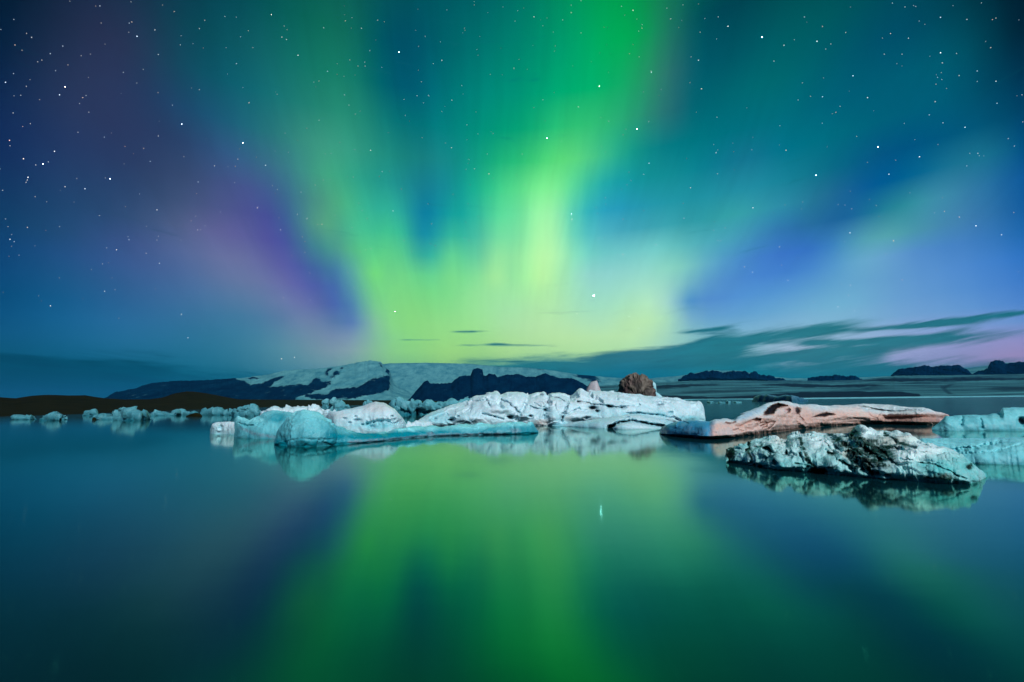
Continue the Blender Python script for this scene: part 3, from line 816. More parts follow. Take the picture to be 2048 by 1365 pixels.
ice('ice_floe', 'smooth pale lens-shaped ice floe under the arch of the long white iceberg', ICE_WHITE,
    [(1226, 858, 857, 0.2), (1232, 858.5, 851, 0.8), (1245, 859, 846.5, 1.3), (1264, 859, 845, 1.5), (1285, 858.5, 848, 1.4), (1310, 858, 853, 1.0), (1330, 857, 856, 0.2)], cat='ice floe', nu=120, nv=50, rf=0.7, amp=0.03, jag=0.4, tint=(0.45, 0.25), seed=4.0)

# --- brown boulder lying on it, swept into hair-like ridges
def boulder():
    st = [(1236, 800, 789, 0.5), (1239, 800, 781, 0.9), (1243, 800, 770, 1.2), (1247, 800, 761, 1.5), (1252, 800, 757, 1.7), (1260, 800, 753, 1.8), (1272, 800, 752, 1.9), (1284, 800, 752.5, 1.9), (1292, 800, 756, 1.8), (1300, 801, 762, 1.7), (1306, 801, 771, 1.4), (1309, 802, 783, 1.0), (1311, 802, 793, 0.5)]
    D0 = 2.0 / ((850 - hz(1270)) / FPX) + 26.0
    SB = D0 / 34.0
    st = np.array(st); nu, nv = 170, 80
    X = np.linspace(st[0, 0], st[-1, 0], nu)
    yb = np.interp(X, st[:, 0], st[:, 1]); yt = np.interp(X, st[:, 0], st[:, 2]); dep = np.interp(X, st[:, 0], st[:, 3])
    a = np.linspace(0, math.pi, nv)
    d = rays(X, yt); hd = np.linalg.norm(d[:, :2], axis=1); h = d[:, :2] / hd[:, None]
    ztop = CAM_H + d[:, 2] / hd * D0
    db = rays(X, yb); zbot = np.full(nu, -0.4)
    dep = dep * SB
    Dv = D0 - dep[:, None] * np.cos(a)[None] * 0.6
    Z = zbot[:, None] + (ztop - zbot)[:, None] * (np.sin(a)[None] ** 0.6)
    P = np.concatenate([h[:, None] * Dv[..., None], Z[..., None]], -1)
    N = grid_normals(P)
    if (N[:, nv // 4] * np.concatenate([-h, np.zeros((nu, 1))], 1)).sum() < 0: N = -N
    c0 = P.mean((0, 1))
    ang = np.arctan2(P[..., 2] - c0[2] + 0.6, P[..., 0] - c0[0] + 0.5)
    rad = np.hypot(P[..., 2] - c0[2] + 0.6, P[..., 0] - c0[0] + 0.5)
    w = fbm(P * 0.55, 4) * 1.1
    st_ = fbm(np.stack([(ang + w * 0.8) * 5, rad * 0.5, P[..., 1] * 0.3], -1), 4, 0.6, True)
    tuft = fbm(np.stack([(ang + w) * 3, rad * 0.6 + 4, P[..., 1] * 0.3], -1), 3)
    P = P + N * (0.22 * st_ + 0.55 * tuft)[..., None]
    return P.reshape(-1, 3), grid_faces(nu, nv)[:, ::-1], {'lock': np.clip(0.35 + 0.5 * st_ + 0.9 * tuft, 0, 1).ravel()}


def hair_mat():
    m, b, bs = new_mat('brown_ridged_rock')
    g = b.n('ShaderNodeNewGeometry')
    n = b.noise(g.outputs['Position'], 0.8, 4, 0.6)
    c = b.ramp(attr(b, 'lock'), [(0.15, (0.006, 0.005, 0.006)), (0.5, (0.04, 0.028, 0.022)), (0.8, (0.14, 0.105, 0.08)), (1.0, (0.20, 0.16, 0.13))])
    c = b.mix(b.rng(n, 0.5, 0.72, 0, 0.6), c, (0.13, 0.055, 0.06, 1))
    b.put(bs.inputs['Base Color'], c)
    bs.inputs['Roughness'].default_value = 0.7
    return m


HAIR = hair_mat()
P, F, A = boulder()
c = np.array([P[:, 0].mean(), P[:, 1].mean(), P[:, 2].min()])
bo = link('boulder', P - c, F, HAIR, None, A)
bo.location = c
tag(bo, 'dark brown boulder with swept hair-like ridges, looming behind the long white iceberg', 'boulder')


def fin(name, label, pts, D0, thick, mat, cat, tint=0.3, tan=0.0):
    """a thin standing blade of ice, rounded at its rim"""
    pts = np.array(pts, float)
    d = rays(pts[:, 0], pts[:, 1]); hd = np.linalg.norm(d[:, :2], axis=1)
    O = d / hd[:, None] * D0 + np.array([0, 0, CAM_H])
    ctr = O.mean(0)
    h = np.array([ctr[0], ctr[1], 0]) / math.hypot(ctr[0], ctr[1])
    n = len(pts); rings = []
    for s, o in ((0.25, -1), (0.6, -0.85), (0.88, -0.5), (1, 0), (0.88, 0.5), (0.6, 0.85), (0.25, 1)):
        rings.append(ctr + (O - ctr) * s + h * o * thick)
    V = np.concatenate(rings + [[ctr - h * thick], [ctr + h * thick]])
    V = V + 0.22 * np.stack([fbm(V * 1.1 + k, 3) for k in (0, 5, 9)], -1)
    F = []
    for r in range(6):
        for i in range(n):
            j = (i + 1) % n
            F.append((r * n + i, r * n + j, (r + 1) * n + j, (r + 1) * n + i))
    for i in range(n):
        j = (i + 1) % n
        F.append((7 * n, j, i)); F.append((7 * n + 1, 6 * n + i, 6 * n + j))
    c = np.array([ctr[0], ctr[1], V[:, 2].min()])
    o = link(name, V - c, F, mat, None, {'tint': np.full(len(V), tint), 'dirt_and_shade': np.zeros(len(V)), 'tan': np.full(len(V), tan)})
    o.location = c
    return tag(o, label, cat)


DW = 2.0 / ((850 - hz(1190)) / FPX) + 18.0
fin('ice_shard', 'small greyish pink ice shard standing up behind the peak of the long white iceberg', [(1172, 792), (1173, 779), (1177, 770), (1181, 764), (1188, 762.5), (1194, 762), (1198, 770), (1202, 779), (1206, 792), (1209, 815), (1208, 826), (1170, 826), (1169, 815)], DW, 0.6, ICE_FACE, 'ice shard', 0.6, 0.45)
fin('ice_shard', 'thin pale ice slab sloping down behind the brown boulder', [(1296, 822), (1297, 800), (1299, 766), (1304, 760), (1311, 768), (1313, 784), (1321, 791), (1330, 798), (1334, 810), (1334, 822)], DW + 11.5, 0.3, ICE_WHITE, 'ice shard', 0.55)

# --- turquoise dome with its long arm
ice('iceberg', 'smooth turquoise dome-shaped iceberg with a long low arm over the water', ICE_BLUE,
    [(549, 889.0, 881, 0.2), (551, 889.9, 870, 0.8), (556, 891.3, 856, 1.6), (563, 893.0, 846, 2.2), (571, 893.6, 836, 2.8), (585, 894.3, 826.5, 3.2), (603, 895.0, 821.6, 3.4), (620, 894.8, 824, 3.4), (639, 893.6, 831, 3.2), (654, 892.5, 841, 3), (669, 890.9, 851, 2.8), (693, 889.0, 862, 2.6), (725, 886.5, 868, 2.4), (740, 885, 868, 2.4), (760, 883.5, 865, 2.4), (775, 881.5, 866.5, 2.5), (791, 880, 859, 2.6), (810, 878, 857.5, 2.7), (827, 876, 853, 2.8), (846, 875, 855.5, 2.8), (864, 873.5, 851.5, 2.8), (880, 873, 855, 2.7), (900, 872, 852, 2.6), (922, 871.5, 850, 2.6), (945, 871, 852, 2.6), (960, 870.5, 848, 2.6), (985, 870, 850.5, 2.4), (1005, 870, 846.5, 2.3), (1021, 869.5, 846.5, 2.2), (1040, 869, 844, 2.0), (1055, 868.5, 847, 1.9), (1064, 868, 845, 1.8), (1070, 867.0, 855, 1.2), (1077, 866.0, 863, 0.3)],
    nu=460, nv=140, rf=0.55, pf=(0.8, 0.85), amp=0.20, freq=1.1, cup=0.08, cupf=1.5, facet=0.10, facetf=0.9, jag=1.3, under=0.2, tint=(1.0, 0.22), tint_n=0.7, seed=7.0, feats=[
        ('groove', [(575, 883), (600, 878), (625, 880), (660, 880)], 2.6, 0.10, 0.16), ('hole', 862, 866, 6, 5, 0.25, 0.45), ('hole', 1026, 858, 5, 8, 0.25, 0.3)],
    stains=[('white', 'line', [(557, 850), (572, 834), (600, 822), (622, 824), (650, 838), (700, 862)], 0.35, 3), ('white', 'line', [(760, 866), (790, 859), (870, 854), (960, 851), (1060, 846)], 0.75, 5), ('dirt_and_shade', 'line', [(700, 884), (780, 879), (860, 871), (940, 869), (1010, 867)], 0.36, 4), ('dirt_and_shade', 'e', (862, 868, 12, 6), 0.4), ('dirt_and_shade', 'e', (1030, 862, 14, 6), 0.35), ('tint', 'e', (830, 872, 160, 8), 0.5)])  # low dark band paints the reflection and dark ice base into the colour
# --- blocks and slabs left of it
ice('iceberg', 'small rounded white ice block at the tip beside the green slab', ICE_WHITE,
    [(420, 867, 860, 0.4), (423, 868, 848, 1.0), (430, 868.5, 845, 1.4), (450, 869, 844, 1.6), (474, 870, 845, 1.6), (492, 871, 850, 1.2), (505, 872, 866, 0.3)], nu=110, nv=60, rf=0.6, pf=(0.45, 0.5), amp=0.12, freq=1.6, cup=0.05, cupf=2.0, jag=0.8, tint=(0.6, 0.05), seed=8.1,
    feats=[('hole', 438, 866, 10, 2.5, 0.4, 0.8), ('hole', 441, 856, 4, 6, 0.3, 0.2)], stains=[('tan', 'e', (470, 858, 14, 9), 0.2)])
ice('iceberg', 'translucent green-blue tilted ice slab behind the turquoise dome', ICE_BLUE,
    [(468, 874, 840, 0.6), (472, 875, 832, 1.0), (480, 876, 835, 1.6), (497, 877, 841, 2.0), (512, 878, 833, 2.2), (525, 878, 826, 2.4), (540, 878, 821.5, 2.6), (560, 878, 823, 2.6), (580, 878, 826, 2.4), (605, 878, 832, 1.6), (615, 878, 860, 0.4)],
    nu=180, nv=80, rf=0.75, pf=(1.0, 0.9), amp=0.14, freq=0.9, cup=0.06, cupf=1.2, jag=1.2, tint=(0.75, 0.25), seed=9.4, feats=[('groove', [(478, 846), (495, 853), (525, 850)], 2, 0.4), ('hole', 520, 840, 14, 8, 0.5)],
    stains=[('dirt_and_shade', 'line', [(480, 856), (510, 868), (560, 876)], 0.35, 5), ('white', 'line', [(475, 833), (500, 840), (525, 842)], 0.5, 4), ('tint', 'e', (555, 835, 22, 10), 0.5)])
# --- pink-white mound behind the arm
ice('iceberg', 'rounded white snow mound with pinkish crest behind the turquoise arm', ICE_WHITE,
    [(650, 862, 835, 0.5), (656, 864, 826, 1.4), (670, 866, 823, 2.2), (685, 866, 819, 2.8), (700, 866, 817, 3.2), (725, 866, 812, 3.6), (738, 866, 807, 3.6), (749, 866, 804.5, 3.6), (766, 866, 806, 3.6), (781, 866, 814, 3.2), (791, 865, 822, 2.6), (800, 864, 831, 2), (808, 862, 840, 1.2), (815, 860, 852, 0.3)],
    nu=220, nv=100, rf=0.6, pf=(0.9, 0.95), amp=0.14, freq=0.7, cup=0.05, cupf=0.9, jag=0.8, tint=(0.55, 0.05), seed=10.2, feats=[
        ('hole', 715, 841, 8, 3, 0.4, 0.5), ('hole', 745, 854, 6, 3, 0.5, 0.5), ('hole', 712, 834, 3, 2, 0.3, 0.4), ('hole', 785, 833, 3, 2, 0.3, 0.4), ('groove', [(735, 848), (770, 842), (800, 846)], 6, 0.6), ('hole', 700, 846, 3, 2, 0.3, 0.4), ('hole', 725, 850, 3, 2, 0.3, 0.4), ('hole', 690, 838, 4, 2, 0.3, 0.3)],
    stains=[('tan', 'e', (757, 815, 30, 10), 0.35), ('tan', 'e', (680, 833, 16, 6), 0.25), ('tint', 'e', (750, 850, 45, 9), 0.45)])
ice('ice_floe', 'bright white broken ice chunk between the snow mound and the long iceberg', ICE_WHITE,
    [(812, 862, 850, 0.3), (816, 862, 842, 0.8), (822, 862, 846, 1.0), (832, 862, 841, 1.0), (845, 862, 842.5, 1.0), (860, 861, 844, 0.9), (868, 860, 852, 0.3)], cat='ice floe', nu=90, nv=40, amp=0.10, freq=2.2, cup=0.08, cupf=2.2, jag=1.6, tint=(0.25, 0.0), seed=11.0)

# --- clutter behind the dome (yw about 836)
clut = [
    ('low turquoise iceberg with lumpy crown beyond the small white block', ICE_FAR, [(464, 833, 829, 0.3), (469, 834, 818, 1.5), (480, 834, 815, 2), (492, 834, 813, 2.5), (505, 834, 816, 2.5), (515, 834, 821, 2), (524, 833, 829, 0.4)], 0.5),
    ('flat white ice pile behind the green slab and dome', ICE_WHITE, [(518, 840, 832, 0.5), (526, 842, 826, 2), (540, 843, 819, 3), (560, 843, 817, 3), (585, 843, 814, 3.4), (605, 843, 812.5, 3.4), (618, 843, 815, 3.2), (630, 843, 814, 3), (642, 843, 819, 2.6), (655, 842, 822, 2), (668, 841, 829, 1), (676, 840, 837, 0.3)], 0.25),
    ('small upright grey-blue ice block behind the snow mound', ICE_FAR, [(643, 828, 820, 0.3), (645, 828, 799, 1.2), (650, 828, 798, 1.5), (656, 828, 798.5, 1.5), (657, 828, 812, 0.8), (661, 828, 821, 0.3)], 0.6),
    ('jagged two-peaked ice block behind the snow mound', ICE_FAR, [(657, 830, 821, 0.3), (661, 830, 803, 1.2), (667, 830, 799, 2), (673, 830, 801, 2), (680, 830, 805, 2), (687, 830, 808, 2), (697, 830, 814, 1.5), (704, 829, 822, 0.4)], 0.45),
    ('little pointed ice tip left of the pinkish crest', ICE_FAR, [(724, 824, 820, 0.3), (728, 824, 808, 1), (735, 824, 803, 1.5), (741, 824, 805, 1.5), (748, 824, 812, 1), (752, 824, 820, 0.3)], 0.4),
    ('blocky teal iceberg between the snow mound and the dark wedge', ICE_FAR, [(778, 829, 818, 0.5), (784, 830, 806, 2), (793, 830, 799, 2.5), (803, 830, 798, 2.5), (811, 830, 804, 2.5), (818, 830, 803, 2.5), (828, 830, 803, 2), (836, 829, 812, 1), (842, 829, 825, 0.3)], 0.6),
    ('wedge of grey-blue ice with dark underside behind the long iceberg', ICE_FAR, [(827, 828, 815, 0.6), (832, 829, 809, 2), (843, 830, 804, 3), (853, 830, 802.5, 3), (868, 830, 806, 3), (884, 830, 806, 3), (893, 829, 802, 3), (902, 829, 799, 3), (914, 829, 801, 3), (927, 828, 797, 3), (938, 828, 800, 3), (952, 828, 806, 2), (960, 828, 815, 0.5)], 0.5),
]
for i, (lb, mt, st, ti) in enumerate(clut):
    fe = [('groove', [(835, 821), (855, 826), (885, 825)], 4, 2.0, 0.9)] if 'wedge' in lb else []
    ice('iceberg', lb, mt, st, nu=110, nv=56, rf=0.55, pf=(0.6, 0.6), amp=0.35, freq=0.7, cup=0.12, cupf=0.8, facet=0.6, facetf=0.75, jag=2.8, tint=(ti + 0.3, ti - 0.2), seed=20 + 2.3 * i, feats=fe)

# --- far bergs in front of the moraine
FARB = [
    ('flat thin pale floe furthest along the dark shore, beside the blocky teal berg', [(22, 840, 838, 0.3), (28, 840, 834, 2), (45, 840, 833, 3), (60, 840, 831.5, 3), (68, 839, 835, 2), (73, 839, 838, 0.3)]),
    ('blocky teal berg with a flat top by the dark shore', [(82, 842, 838, 0.3), (86, 842, 831, 2), (98, 842, 828, 3), (110, 842, 828.5, 3), (118, 842, 831, 2), (120, 842, 838, 0.3)]),
    ('tiny square ice block beside the blocky teal berg', [(120, 840, 836, 0.3), (122, 840, 831, 1.2), (130, 840, 830, 1.2), (133, 840, 838, 0.3)]),
    ('small humped pale berg behind the flat bright floe', [(164, 832, 829, 0.4), (170, 832, 824, 2.5), (180, 832, 823.5, 3), (188, 832, 821.5, 3), (196, 832, 827, 2), (202, 832, 831, 0.4)]),
    ('flat bright floe with a dark stone at its end', [(185, 840, 838, 0.3), (190, 840, 834, 2.5), (210, 840, 832.5, 3), (230, 840, 832, 3), (246, 839, 832, 2), (252, 839, 837, 0.3)]),
    ('largest teal berg of the shore row, notched at its foot', [(228, 841, 824, 0.5), (236, 841, 822, 3), (248, 842, 819, 4), (265, 842, 820, 4), (280, 842, 823, 4), (292, 841, 824, 3), (297, 840, 831, 1.5), (303, 840, 838, 0.3)]),
    ('low thin tongue of ice next to the largest teal berg', [(296, 832, 830, 0.4), (302, 832, 824, 3), (320, 832, 825.5, 4), (335, 832, 827, 4), (350, 832, 823, 4), (362, 831, 821, 4), (378, 831, 824, 3), (398, 831, 828, 0.6)]),
    ('long pale floe with a small crest near the lumpy iceberg', [(398, 831, 829, 0.4), (410, 831, 822, 3), (425, 831, 818, 4), (434, 831, 818, 4), (446, 831, 823, 4), (458, 831, 823, 3), (468, 831, 828, 0.5)]),
]
for i, (lb, st) in enumerate(FARB):
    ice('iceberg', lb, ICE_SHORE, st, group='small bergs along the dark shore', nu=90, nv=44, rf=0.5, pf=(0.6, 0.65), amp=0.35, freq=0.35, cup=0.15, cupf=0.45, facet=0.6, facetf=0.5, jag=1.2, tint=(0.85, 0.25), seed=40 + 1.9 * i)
# dark stone
ice('stone', 'small dark stone at the end of the flat bright floe', HILL, [(184, 841, 838, 0.3), (186, 841, 835.5, 1.2), (190, 841, 835.5, 1.2), (192, 841, 839, 0.3)], cat='stone', nu=40, nv=30, amp=0.12, freq=1, jag=0.3, seed=3.0)
ice('stone', 'flat black stone slab in front of the long pale floe', HILL, [(372, 834, 832, 0.4), (380, 834, 829, 2), (392, 834, 826.5, 2), (400, 834, 828, 2), (404, 834, 832, 0.3)], cat='stone', nu=50, nv=30, amp=0.15, freq=0.7, jag=0.5, seed=4.0)

# --- dark distant berg, floes and the thin bright ice edge at the far shore on the right
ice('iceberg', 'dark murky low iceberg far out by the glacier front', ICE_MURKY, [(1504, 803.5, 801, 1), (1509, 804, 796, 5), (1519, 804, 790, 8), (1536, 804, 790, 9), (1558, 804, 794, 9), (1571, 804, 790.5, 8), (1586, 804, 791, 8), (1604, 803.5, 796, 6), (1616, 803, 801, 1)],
    nu=130, nv=50, amp=1.0, freq=0.12, cup=0.6, cupf=0.14, jag=1.2, tint=(0.9, 0.3), seed=60)
FL = [(1414, 1429, 806, 803.4, 'smallest flat teal floe of the row, closest to the long white iceberg'), (1431, 1450, 806.8, 804.2, 'long low teal floe in the row before the glacier front'),
      (1453, 1462, 806.3, 802.9, 'stubby taller teal floe in the row before the glacier front'), (1464, 1483, 806.0, 803.9, 'thin teal floe at the end of the row nearest the murky iceberg')]
for i, (x0, x1, yw_, yt_, lb) in enumerate(FL):
    q_ = (x1 - x0)
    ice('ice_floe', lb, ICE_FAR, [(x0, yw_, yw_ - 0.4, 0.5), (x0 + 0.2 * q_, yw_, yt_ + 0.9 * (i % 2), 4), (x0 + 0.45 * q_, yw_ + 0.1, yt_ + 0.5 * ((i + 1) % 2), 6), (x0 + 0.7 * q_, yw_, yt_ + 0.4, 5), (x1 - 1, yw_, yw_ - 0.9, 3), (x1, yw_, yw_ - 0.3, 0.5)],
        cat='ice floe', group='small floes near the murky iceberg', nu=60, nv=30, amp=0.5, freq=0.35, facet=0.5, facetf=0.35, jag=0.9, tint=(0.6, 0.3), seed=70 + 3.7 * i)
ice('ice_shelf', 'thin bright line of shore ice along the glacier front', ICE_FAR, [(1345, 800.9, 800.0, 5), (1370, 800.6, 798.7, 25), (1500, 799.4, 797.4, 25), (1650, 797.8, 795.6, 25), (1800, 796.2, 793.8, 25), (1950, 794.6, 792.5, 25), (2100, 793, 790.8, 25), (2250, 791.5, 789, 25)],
    cat='shore ice', nu=260, nv=24, amp=0.4, freq=0.1, jag=0.25, tint=(0.3, 0.1), seed=80)

# --- tan iceberg with face-like folds
FST = [(1319, 868, 865, 0.2), (1322, 871, 858, 1.0), (1328, 872.5, 852, 1.6), (1354, 875, 843.5, 2.2), (1391, 878.5, 841.6, 2.4), (1421, 881, 843.5, 2.4), (1434, 880.5, 839, 2.4), (1454, 878.5, 838, 2.6), (1469, 877, 841, 2.8), (1484, 875, 829, 3), (1512, 871.5, 819, 3.4), (1536, 868, 808, 3.8), (1569, 864, 802, 4), (1586, 861.5, 804.5, 4),
       (1603, 859, 810, 4), (1623, 857, 809, 4), (1660, 853, 812, 4), (1699, 851, 811, 4), (1737, 850, 807.6, 4), (1777, 850, 810, 4), (1818, 851, 815, 3.6), (1852, 852, 816.4, 3), (1871, 850, 822.7, 2.4), (1890, 848, 826.5, 1.4), (1900, 846, 831, 0.3)]
ice('iceberg', 'long pinkish tan iceberg with face-like folds, knobs and dark hollows', ICE_FACE, FST, nu=620, nv=190, rf=0.6, pf=(0.8, 0.9), amp=0.06, freq=1.0, jag=0.7, under=1.0, solid=True, facet=0.05, facetf=1.3, strata=0.008, tint=(0.25, 0.05), tint_n=0.25, seed=12.0, feats=[
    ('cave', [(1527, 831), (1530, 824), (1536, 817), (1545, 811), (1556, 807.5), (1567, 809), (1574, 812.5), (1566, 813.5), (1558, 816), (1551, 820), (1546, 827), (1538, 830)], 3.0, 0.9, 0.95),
    ('bump', 1535, 835, 14, 5, 0.35), ('bump', 1561, 826, 16, 9, 0.5), ('bump', 1552, 842, 26, 10, 0.25),
    ('groove', [(1519, 847), (1529, 845), (1536, 847), (1533, 853), (1524, 858)], 2.2, 0.15, 0.5), ('groove', [(1521, 853), (1530, 849), (1541, 844), (1549, 845), (1545, 852), (1536, 859)], 2.4, 0.2, 0.5),
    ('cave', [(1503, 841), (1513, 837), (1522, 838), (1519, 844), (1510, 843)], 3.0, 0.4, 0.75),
    ('hole', 1577.5, 821.5, 5, 6.5, 0.4, 0.9), ('hole', 1596, 821.5, 6.5, 9.5, 0.6, 1.1), ('groove', [(1598, 832), (1604, 838), (1612, 850)], 2.6, 0.25, 0.35), ('ridge', [(1591, 836), (1601, 845), (1611, 851)], 3.5, 0.3), ('bump', 1586, 824, 5, 8, 0.3),
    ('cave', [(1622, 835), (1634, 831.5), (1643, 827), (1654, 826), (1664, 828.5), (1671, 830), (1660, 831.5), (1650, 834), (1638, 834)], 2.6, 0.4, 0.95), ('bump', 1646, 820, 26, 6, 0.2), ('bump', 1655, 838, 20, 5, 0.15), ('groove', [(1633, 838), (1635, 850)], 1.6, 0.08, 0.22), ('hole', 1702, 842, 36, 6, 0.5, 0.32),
    ('groove', [(1452, 846), (1460, 848), (1470, 845)], 3.0, 0.2, 0.5), ('groove', [(1470, 851), (1482, 853), (1492, 847), (1504, 843)], 2.6, 0.2, 0.36), ('groove', [(1466, 861), (1478, 858), (1484, 863)], 2.4, 0.15, 0.36), ('groove', [(1490, 857), (1504, 859), (1515, 851)], 3.0, 0.2, 0.34), ('hole', 1497, 852, 26, 10, 0.2, 0.22),
    ('groove', [(1736, 818), (1790, 824), (1850, 820)], 2.0, 0.3, 0.25), ('groove', [(1770, 837), (1830, 835), (1893, 836)], 5, 0.7, 0.4), ('groove', [(1715, 812), (1740, 816), (1775, 822)], 1.6, 0.3, 0.3)],
    stains=[('tan', 'poly', [(1420, 900), (1424, 850), (1440, 845), (1470, 846), (1500, 838), (1528, 830), (1545, 813), (1570, 806), (1600, 812), (1640, 818), (1680, 815), (1715, 814), (1730, 824), (1760, 828), (1800, 828), (1860, 826), (1910, 828), (1910, 900)], 0.85),
            ('notan', 'e', (1645, 818, 34, 8), 0.6), ('notan', 'e', (1560, 824, 12, 6), 0.35), ('notan', 'e', (1452, 866, 22, 9), 0.35), ('notan', 'e', (1700, 820, 26, 7), 0.4), ('dirt_and_shade', 'e', (1492, 850, 44, 13), 0.17), ('dirt_and_shade', 'e', (1700, 842, 44, 8), 0.22), ('dirt_and_shade', 'e', (1590, 850, 26, 10), 0.16), ('dirt_and_shade', 'e', (1540, 856, 30, 8), 0.14), ('notan', 'e', (1535, 834, 11, 4), 0.5), ('notan', 'line', [(1484, 832), (1512, 822), (1536, 812), (1569, 805), (1600, 812)], 0.8, 5), ('dirt_and_shade', 'e', (1790, 838, 60, 9), 0.26), ('notan', 'e', (1800, 820, 60, 6), 0.5), ('dirt_and_shade', 'line', [(1600, 840), (1640, 842), (1690, 836)], 0.12, 5), ('dirt_and_shade', 'line', [(1440, 846), (1480, 848), (1520, 836)], 0.2, 4),  # brownish shading and pale highlights painted on as patches
            ('tint', 'poly', [(1300, 900), (1300, 840), (1360, 838), (1420, 840), (1432, 850), (1436, 900)], 0.8), ('tint', 'line', [(1472, 840), (1500, 830), (1530, 815)], 0.35, 6), ('dirt_and_shade', 'line', [(1740, 846), (1800, 841), (1875, 842)], 0.40, 8), ('dirt_and_shade', 'line', [(1432, 878), (1500, 872), (1560, 864), (1620, 856), (1660, 852), (1740, 848), (1860, 848)], 0.42, 6)])

# --- ash-streaked iceberg in front of it
GST = [(1452, 926, 915, 0.47), (1456, 927, 897, 0.6), (1466, 928, 893, 0.93), (1478, 929, 891, 1.33), (1512, 934, 881, 2.6), (1540, 940, 876, 3.18), (1558, 943, 873, 3.56), (1563, 943.5, 878, 3.64), (1568, 944, 882, 3.69), (1582, 945, 882, 3.86), (1586, 945.5, 873, 3.91), (1606, 947, 870.5, 4.14), (1628, 949, 867, 4.4), (1647, 950, 872, 4.54), (1674, 953, 870.5, 4.75), (1714, 956.5, 867, 5.06), (1719, 957, 857, 5.09), (1733, 958, 852, 5.2), (1742, 958.5, 857, 5.07), (1754, 960, 861, 4.89), (1766, 961, 864.5, 4.71), (1806, 964, 866, 4.05), (1831, 966, 872, 3.4), (1858, 968, 886, 3.01), (1898, 970.5, 900, 2.43), (1920, 971, 911, 1.9), (1941, 970, 924, 1.37), (1962, 965, 937, 0.71), (1974, 955, 948, 0.33)]
rg = random.Random(5)
gfe = [('hole', 1497, 889, 2.5, 6, 0.35, 0.95), ('hole', 1494, 904, 4, 6, 0.35, 0.9), ('hole', 1512, 897, 4, 3, 0.25, 0.9), ('hole', 1537, 902, 8, 3.5, 0.35, 0.7), ('hole', 1536, 917, 9, 4, 0.3, 0.5), ('hole', 1601, 898, 5, 4, 0.3, 0.8), ('hole', 1555, 905, 8, 4, 0.3, 0.35),
       ('hole', 1635, 945, 14, 8, 0.6, 1.0), ('hole', 1665, 910, 12, 7, 0.5, 0.9), ('hole', 1460, 908, 10, 16, 0.25, 1.0), ('groove', [(1600, 908), (1608, 925), (1622, 935)], 3.5, 0.3, 0.9),
       ('groove', [(1690, 902), (1708, 912), (1720, 925)], 5, 0.5, 0.95), ('groove', [(1700, 880), (1735, 900), (1760, 925)], 6, 0.5, 0.95), ('groove', [(1745, 890), (1780, 900), (1800, 898)], 5, 0.4, 0.9), ('groove', [(1680, 925), (1710, 940), (1760, 948)], 4, 0.35, 0.8),
       ('hole', 1705, 866, 14, 7, 0.3, 0.85), ('groove', [(1650, 866), (1690, 880), (1715, 890)], 2.6, 0.25, 0.6), ('groove', [(1722, 930), (1745, 950), (1780, 955)], 4, 0.35, 0.85), ('groove', [(1870, 932), (1900, 945), (1930, 958)], 2.2, 0.2, 0.6), ('hole', 1935, 938, 9, 6, 0.25, 0.8),
       ('groove', [(1620, 878), (1650, 888), (1680, 905)], 2.5, 0.25, 0.5), ('bump', 1660, 925, 18, 9, 0.3), ('bump', 1800, 915, 30, 10, 0.3), ('bump', 1850, 900, 34, 8, 0.3), ('bump', 1735, 862, 10, 6, 0.2), ('groove', [(1800, 912), (1840, 922), (1880, 936)], 2.5, 0.25, 0.3), ('ridge', [(1680, 890), (1700, 905), (1712, 918)], 3, 0.2)]
for k in range(26):
    x = rg.uniform(1485, 1660); y = rg.uniform(884, 940)
    gfe.append(('hole', x, y, rg.uniform(2, 6), rg.uniform(1.5, 4), rg.uniform(0.08, 0.25), rg.uniform(0.2, 0.7)))
for k in range(16):
    x = rg.uniform(1650, 1790); y = rg.uniform(872, 930); l = rg.uniform(15, 40)
    gfe.append(('groove', [(x, y), (x + l * 0.5, y + l * rg.uniform(0.15, 0.35)), (x + l, y + l * rg.uniform(0.4, 0.8))], rg.uniform(1.5, 3.5), rg.uniform(0.1, 0.3), rg.uniform(0.4, 0.9)))
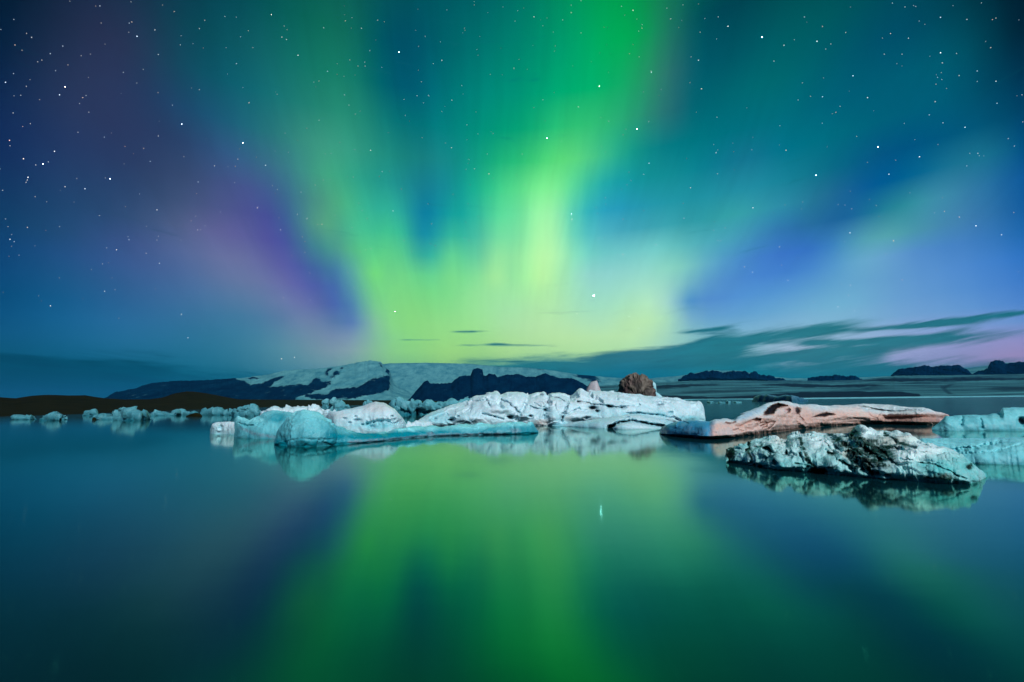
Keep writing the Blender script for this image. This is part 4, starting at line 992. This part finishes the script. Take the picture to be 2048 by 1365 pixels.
ice('iceberg', 'jagged teal iceberg streaked with black ash, pitted and torn, in front of the tan iceberg', ICE_DIRTY, GST, nu=560, nv=200, rf=0.70, pf=(0.95, 0.9), amp=0.12, freq=1.9, cup=0.09, cupf=2.4, facet=0.10, facetf=1.6, under=0.3, jag=2.2, tint=(0.7, 0.1), tint_n=0.7, seed=14.0, feats=gfe,
    stains=[('tan', 'e', (1560, 882, 18, 8), 0.5), ('tan', 'e', (1690, 905, 20, 6), 0.4), ('tan', 'e', (1790, 880, 40, 10), 0.5), ('white', 'e', (1830, 900, 50, 12), 0.5), ('white', 'e', (1735, 870, 16, 14), 0.6), ('white', 'e', (1640, 885, 20, 9), 0.4),
            ('dirt_and_shade', 'e', (1742, 912, 52, 36), 0.62), ('dirt_and_shade', 'line', [(1660, 872), (1700, 895), (1730, 925), (1745, 950)], 0.75, 7), ('dirt_and_shade', 'line', [(1700, 868), (1745, 892), (1775, 915)], 0.75, 6), ('dirt_and_shade', 'line', [(1600, 880), (1612, 910), (1632, 938)], 0.6, 4), ('dirt_and_shade', 'line', [(1500, 884), (1497, 905), (1506, 920)], 0.6, 3), ('dirt_and_shade', 'line', [(1770, 868), (1800, 884), (1830, 896)], 0.55, 4), ('dirt_and_shade', 'e', (1705, 872, 22, 12), 0.6), ('dirt_and_shade', 'e', (1790, 892, 30, 8), 0.55), ('dirt_and_shade', 'e', (1640, 946, 16, 9), 0.8), ('dirt_and_shade', 'e', (1461, 905, 9, 22), 0.9), ('dirt_and_shade', 'e', (1540, 905, 60, 26), 0.22), ('dirt_and_shade', 'e', (1880, 955, 40, 8), 0.4), ('dirt_and_shade', 'line', [(1470, 932), (1560, 946), (1640, 952), (1720, 960), (1850, 969)], 0.55, 4), ('tint', 'e', (1880, 935, 70, 20), 0.35)])
ice('iceberg', 'smooth pale turquoise iceberg beside the torn tail of the ash-streaked one', ICE_BLUE,
    [(1836, 918, 884, 0.8), (1850, 921, 878, 1.6), (1880, 924, 878, 2.2), (1920, 926, 879.5, 2.6), (1960, 928, 879, 2.8), (2000, 929, 878, 3), (2048, 930, 876, 3), (2120, 930, 880, 2.6), (2180, 928, 895, 1.6), (2200, 924, 915, 0.3)],
    nu=260, nv=90, rf=0.7, pf=(0.8, 0.95), amp=0.12, freq=1.0, cup=0.04, cupf=1.4, jag=1.0, tint=(0.6, 0.0), tint_n=0.5, seed=16.0, feats=[('groove', [(1890, 903), (1940, 897), (2000, 885)], 5, 0.35), ('groove', [(1900, 912), (1980, 905), (2040, 890)], 3, 0.15)])
ice('iceberg', 'bright cyan low iceberg with bumpy crest behind the pale one', ICE_BLUE,
    [(1864, 861, 856, 0.4), (1880, 861.5, 846, 1.6), (1896, 862, 833, 2.4), (1923, 862, 832, 2.8), (1950, 862, 830, 3), (1979, 862, 830, 3), (2005, 862, 826, 3.2), (2012, 862, 816.5, 3.4), (2048, 862, 815, 3.6), (2120, 862, 818, 3), (2160, 861, 835, 1.4), (2175, 860, 855, 0.3)],
    nu=220, nv=80, rf=0.65, pf=(0.75, 0.85), amp=0.16, freq=0.8, cup=0.06, cupf=1.1, jag=1.0, tint=(0.62, 0.22), tint_n=0.4, seed=18.0, feats=[('hole', 2044, 843, 8, 9, 0.8, 0.8), ('groove', [(1925, 836), (1922, 850)], 3, 0.4), ('groove', [(1960, 838), (1962, 856)], 3, 0.3)])

# ------------------------------------------------------------------ stars
BRIGHT = '130 174 3,119 190 2,11 165 2,363 249 3,109 303 2,86 328 3,47 318 2,56 355 2,220 358 3,170 378 2,19 281 2,274 73 2,543 30 2,596 111 2,798 105 3,884 121 2,723 57 1,486 286 3,498 206 2,689 190 2,741 301 2,531 331 2,515 416 2,314 420 2,429 332 1,561 460 1,863 448 2,786 422 2,644 449 1,319 527 2,101 612 2,209 583 1,790 624 3,751 639 1,20 479 2,233 500 1,258 480 1,567 596 1,363 629 2,978 348 2,949 338 1,903 296 2,655 143 1,638 241 1,1524 75 4,1881 35 2,1881 106 2,1456 53 2,1397 121 2,1634 83 2,1568 91 2,1199 173 3,1403 178 2,1706 152 2,1735 196 2,1645 194 2,1274 258 3,1094 277 3,1930 255 2,1756 294 3,1839 314 2,1778 349 2,1632 351 3,1432 306 2,1559 290 1,1572 301 2,1381 376 2,1298 327 2,1211 396 2,1143 429 3,1144 439 2,1187 592 5,1246 509 2,1312 490 1,1368 437 1,1506 416 2,1700 466 2,1787 482 2,1889 423 1,1952 452 2,2003 470 1,1559 494 2,1489 534 2,1505 545 1,1576 561 1,1701 571 1,1697 591 1,1709 622 1,1676 614 1,1258 633 2,1278 657 1,1154 628 1,1992 163 1,1303 145 2,1266 21 2,1068 34 1,563 718 2,589 715 2,376 676 1'
stars = [(float(a), float(b), int(c)) for a, b, c in (s.split() for s in BRIGHT.split(','))]
rs = random.Random(77)
while len(stars) < 1500:
    x, y = rs.uniform(-500, 2550), rs.uniform(-400, 640)
    if rs.random() < (1.0 - 0.55 * max(0, min(1, y / 640.0))) * (1.0 if x < 1300 else 0.7):
        stars.append((x, y, 0))
SR = 90000.0
OCT = np.array([(1, 0, 0), (-1, 0, 0), (0, 1, 0), (0, -1, 0), (0, 0, 1), (0, 0, -1)], float)
OF = [(0, 2, 4), (2, 1, 4), (1, 3, 4), (3, 0, 4), (2, 0, 5), (1, 2, 5), (3, 1, 5), (0, 3, 5)]
V, F, BR, HU = [], [], [], []
for x, y, k in stars:
    d = rays(x, y); d = d / np.linalg.norm(d)
    r = SR * (0.00050, 0.00056, 0.00064, 0.00046, 0.00054, 0.00085)[k] * rs.uniform(0.8, 1.15)
    b0 = len(V)
    br = (rs.uniform(0.3, 1.3), 1.4, 1.9, 36.0, 60.0, 90.0)[k]
    hu = rs.random()
    for q in OCT:
        V.append(d * SR + q * r); BR.append(br); HU.append(hu)
    F += [tuple(b0 + i for i in f) for f in OF]
m = bpy.data.materials.new('starlight'); m.use_nodes = True; m.node_tree.nodes.clear()
b = NB(m.node_tree)
em = b.n('ShaderNodeEmission'); ou = b.n('ShaderNodeOutputMaterial')
b.put(em.inputs[0], b.ramp(attr(b, 'hue'), [(0.0, (0.55, 0.75, 1.0)), (0.35, (0.8, 0.92, 1.0)), (0.7, (1.0, 1.0, 1.0)), (0.9, (1.0, 0.8, 0.6)), (1.0, (1.0, 0.6, 0.5))]))
b.put(em.inputs[1], b.m('MULTIPLY', attr(b, 'bright'), 1.6))
m.node_tree.links.new(em.outputs[0], ou.inputs[0])
m.cycles.emission_sampling = 'NONE'
m2 = m.copy(); m2.name = 'bright_starlight'
m2.cycles.emission_sampling = 'FRONT'
so = link('stars', V, F, m, None, {'bright': BR, 'hue': HU}, smooth=False)
so.data.materials.append(m2)
so.data.polygons.foreach_set('material_index', np.repeat([1 if k >= 3 else 0 for _, _, k in stars], 8).astype(np.int32))
tag(so, 'countless small white stars scattered over the night sky', 'stars', kind='stuff')
